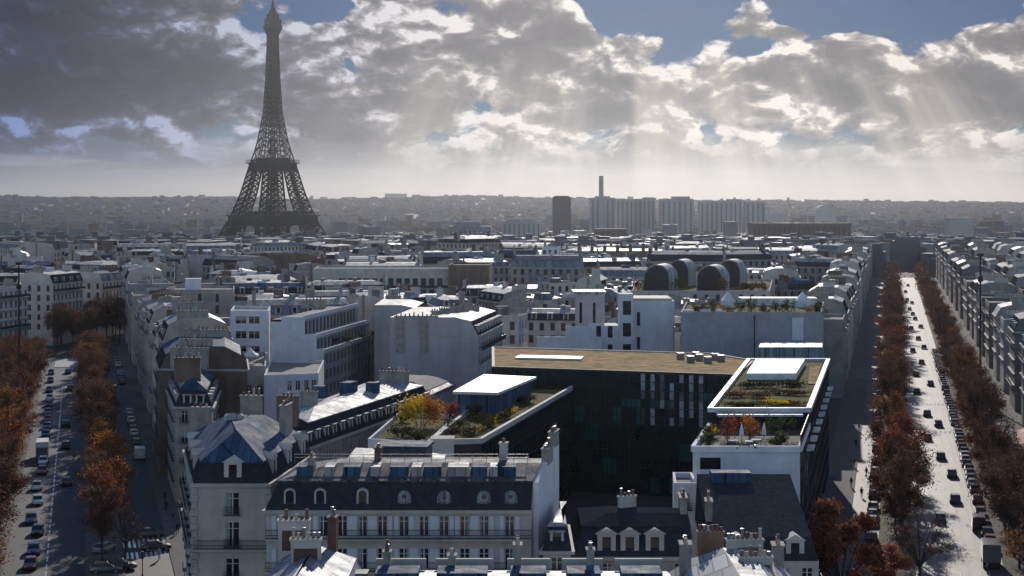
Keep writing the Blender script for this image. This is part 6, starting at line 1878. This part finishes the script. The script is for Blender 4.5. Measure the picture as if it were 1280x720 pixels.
def mast(px, py_top, Y, label, w=.35):
    x = xw(px, Y); zt = zat(py_top, Y)
    r = thing('lamp_mast', label, 'mast', (x, Y, 0)); m = MB(); m.cyl(x, Y, 0, zt, w, w * .55, 8); m.obj('post', ['metal_dark'], r)
    m = MB(); m.lathe(x, Y, [(w * .6, zt * .82), (w * 1.9, zt * .83), (w * 1.9, zt * .86), (w * .6, zt * .87)], 10); m.obj('collar', ['metal_dark'], r)
    m = MB(); m.box(x - w * 2.2, Y - w, zt, x + w * 2.2, Y + w, zt + .7); m.obj('lamp_head', ['metal_dark'], r)


mast(1225.5, 320, 430, 'tall dark mast rising before the sunlit right facades', .34); mast(23.5, 331, 430, 'tall dark mast before the sunlit left facades', .34)


def signal(px, py, label):
    x, y = at(px, py, 0); r = thing('traffic_light', label, 'traffic light', (x, y, 0)); m = MB(); m.cyl(x, y, 0, 3.4, .07, .06, 8); m.obj('post', ['metal_dark'], r)
    m = MB(); m.box(x - .18, y - .16, 2.5, x + .18, y + .16, 3.45); m.obj('signal_box', ['metal_dark'], r)
    m = MB(); m.cyl(x, y, 0, .5, .16, .14, 8); m.obj('base_collar', ['metal_grey'], r)


signal(178, 722, 'dark traffic light at the lower edge of the sunlit crossing'); signal(206, 642, 'dark traffic light at the building corner beyond the zebra stripes')
ax, ay = KL.p(KL.a_of_y(347), 16.6)
aw = thing('shop_awning', 'red cafe awning with pink top over the sunlit pavement', 'awning', (ax, ay, 0))
def awning_part(nm, m, s0, s1, z0, z1, d0, d1):
    b = MB(); p = [KL.p(KL.a_of_y(347) + s, d) for s, d in ((s0, d0), (s1, d0), (s1, d1), (s0, d1))]
    b.poly([(*p[0], z0), (*p[1], z0), (*p[2], z1), (*p[3], z1)]); b.poly([(*p[0], z0 - .06), (*p[3], z1 - .06), (*p[2], z1 - .06), (*p[1], z0 - .06)])
    b.poly([(*p[0], z0 - .5), (*p[1], z0 - .5), (*p[1], z0), (*p[0], z0)]); b.obj(nm, [m], aw)
awning_part('canopy', 'awning_red', -7, 7, 2.9, 4.1, 15.9, 20.1); awning_part('upper_canopy', 'awning_pink', 7.2, 12, 2.9, 4.1, 15.9, 20.1)
for s in (-6.8, 0, 6.8):
    p = KL.p(KL.a_of_y(347) + s, 16.0); b = MB(); b.cyl(p[0], p[1], .13, 2.9, .04, n=6); b.obj('awning_post', ['metal_grey'], aw)
# roof terrace sunshades
for i, (px, py) in enumerate(((927, 553), (955, 552))):
    x, y = at(px, py, 18.6); u = thing('parasol', ('left' if i == 0 else 'right') + ' closed white parasol on the office roof terrace', 'parasol', (x, y, 18.55)); m = MB(); m.cyl(x, y, 18.55, 21.1, .04, n=6); m.obj('pole', ['metal_grey'], u)
    m = MB(); m.lathe(x, y, [(.32, 19.5), (.25, 20.2), (.12, 20.8), (.03, 21.05)], 8); m.obj('canopy', ['canvas'], u)
for i, (px, py) in enumerate(((917, 557), (935, 558), (945, 556))):
    x, y = at(px, py, 18.6); u = thing('terrace_table', f'{("first", "second", "third")[i]} white table from the left on the office roof terrace', 'table', (x, y, 18.55)); m = MB(); m.cyl(x, y, 19.25, 19.3, .7, n=14); m.obj('table_top', ['render_white'], u)
    m = MB(); m.cyl(x, y, 18.55, 19.249, .06, n=6); m.cyl(x, y, 18.55, 18.6, .3, n=10); m.obj('pedestal', ['metal_grey'], u)

for p_ in list(CP.values()) + list(VP.values()):
    if p_ not in CUSED:
        for c_ in p_.children_recursive: bpy.data.objects.remove(c_)
        bpy.data.objects.remove(p_)

# ------------------------------------------------------------------ the air
hz = MB(); hz.box(-6400, -420, -75, 6400, 15000, 304)
ho = hz.obj('haze', [])
hm = bpy.data.materials.new('haze_air'); hm.use_nodes = True; hn = hm.node_tree
for n_ in list(hn.nodes):
    if n_.type != 'OUTPUT_MATERIAL': hn.nodes.remove(n_)
pv_ = hn.nodes.new('ShaderNodeVolumePrincipled'); pv_.inputs['Color'].default_value = (.86, .91, 1.0, 1); pv_.inputs['Density'].default_value = 2.5e-5; pv_.inputs['Anisotropy'].default_value = .86
hn.links.new(pv_.outputs[0], hn.nodes['Material Output'].inputs['Volume'])
ho.data.materials.append(hm)
tag(ho, 'thin sunlit haze over the whole city', None, kind='stuff')
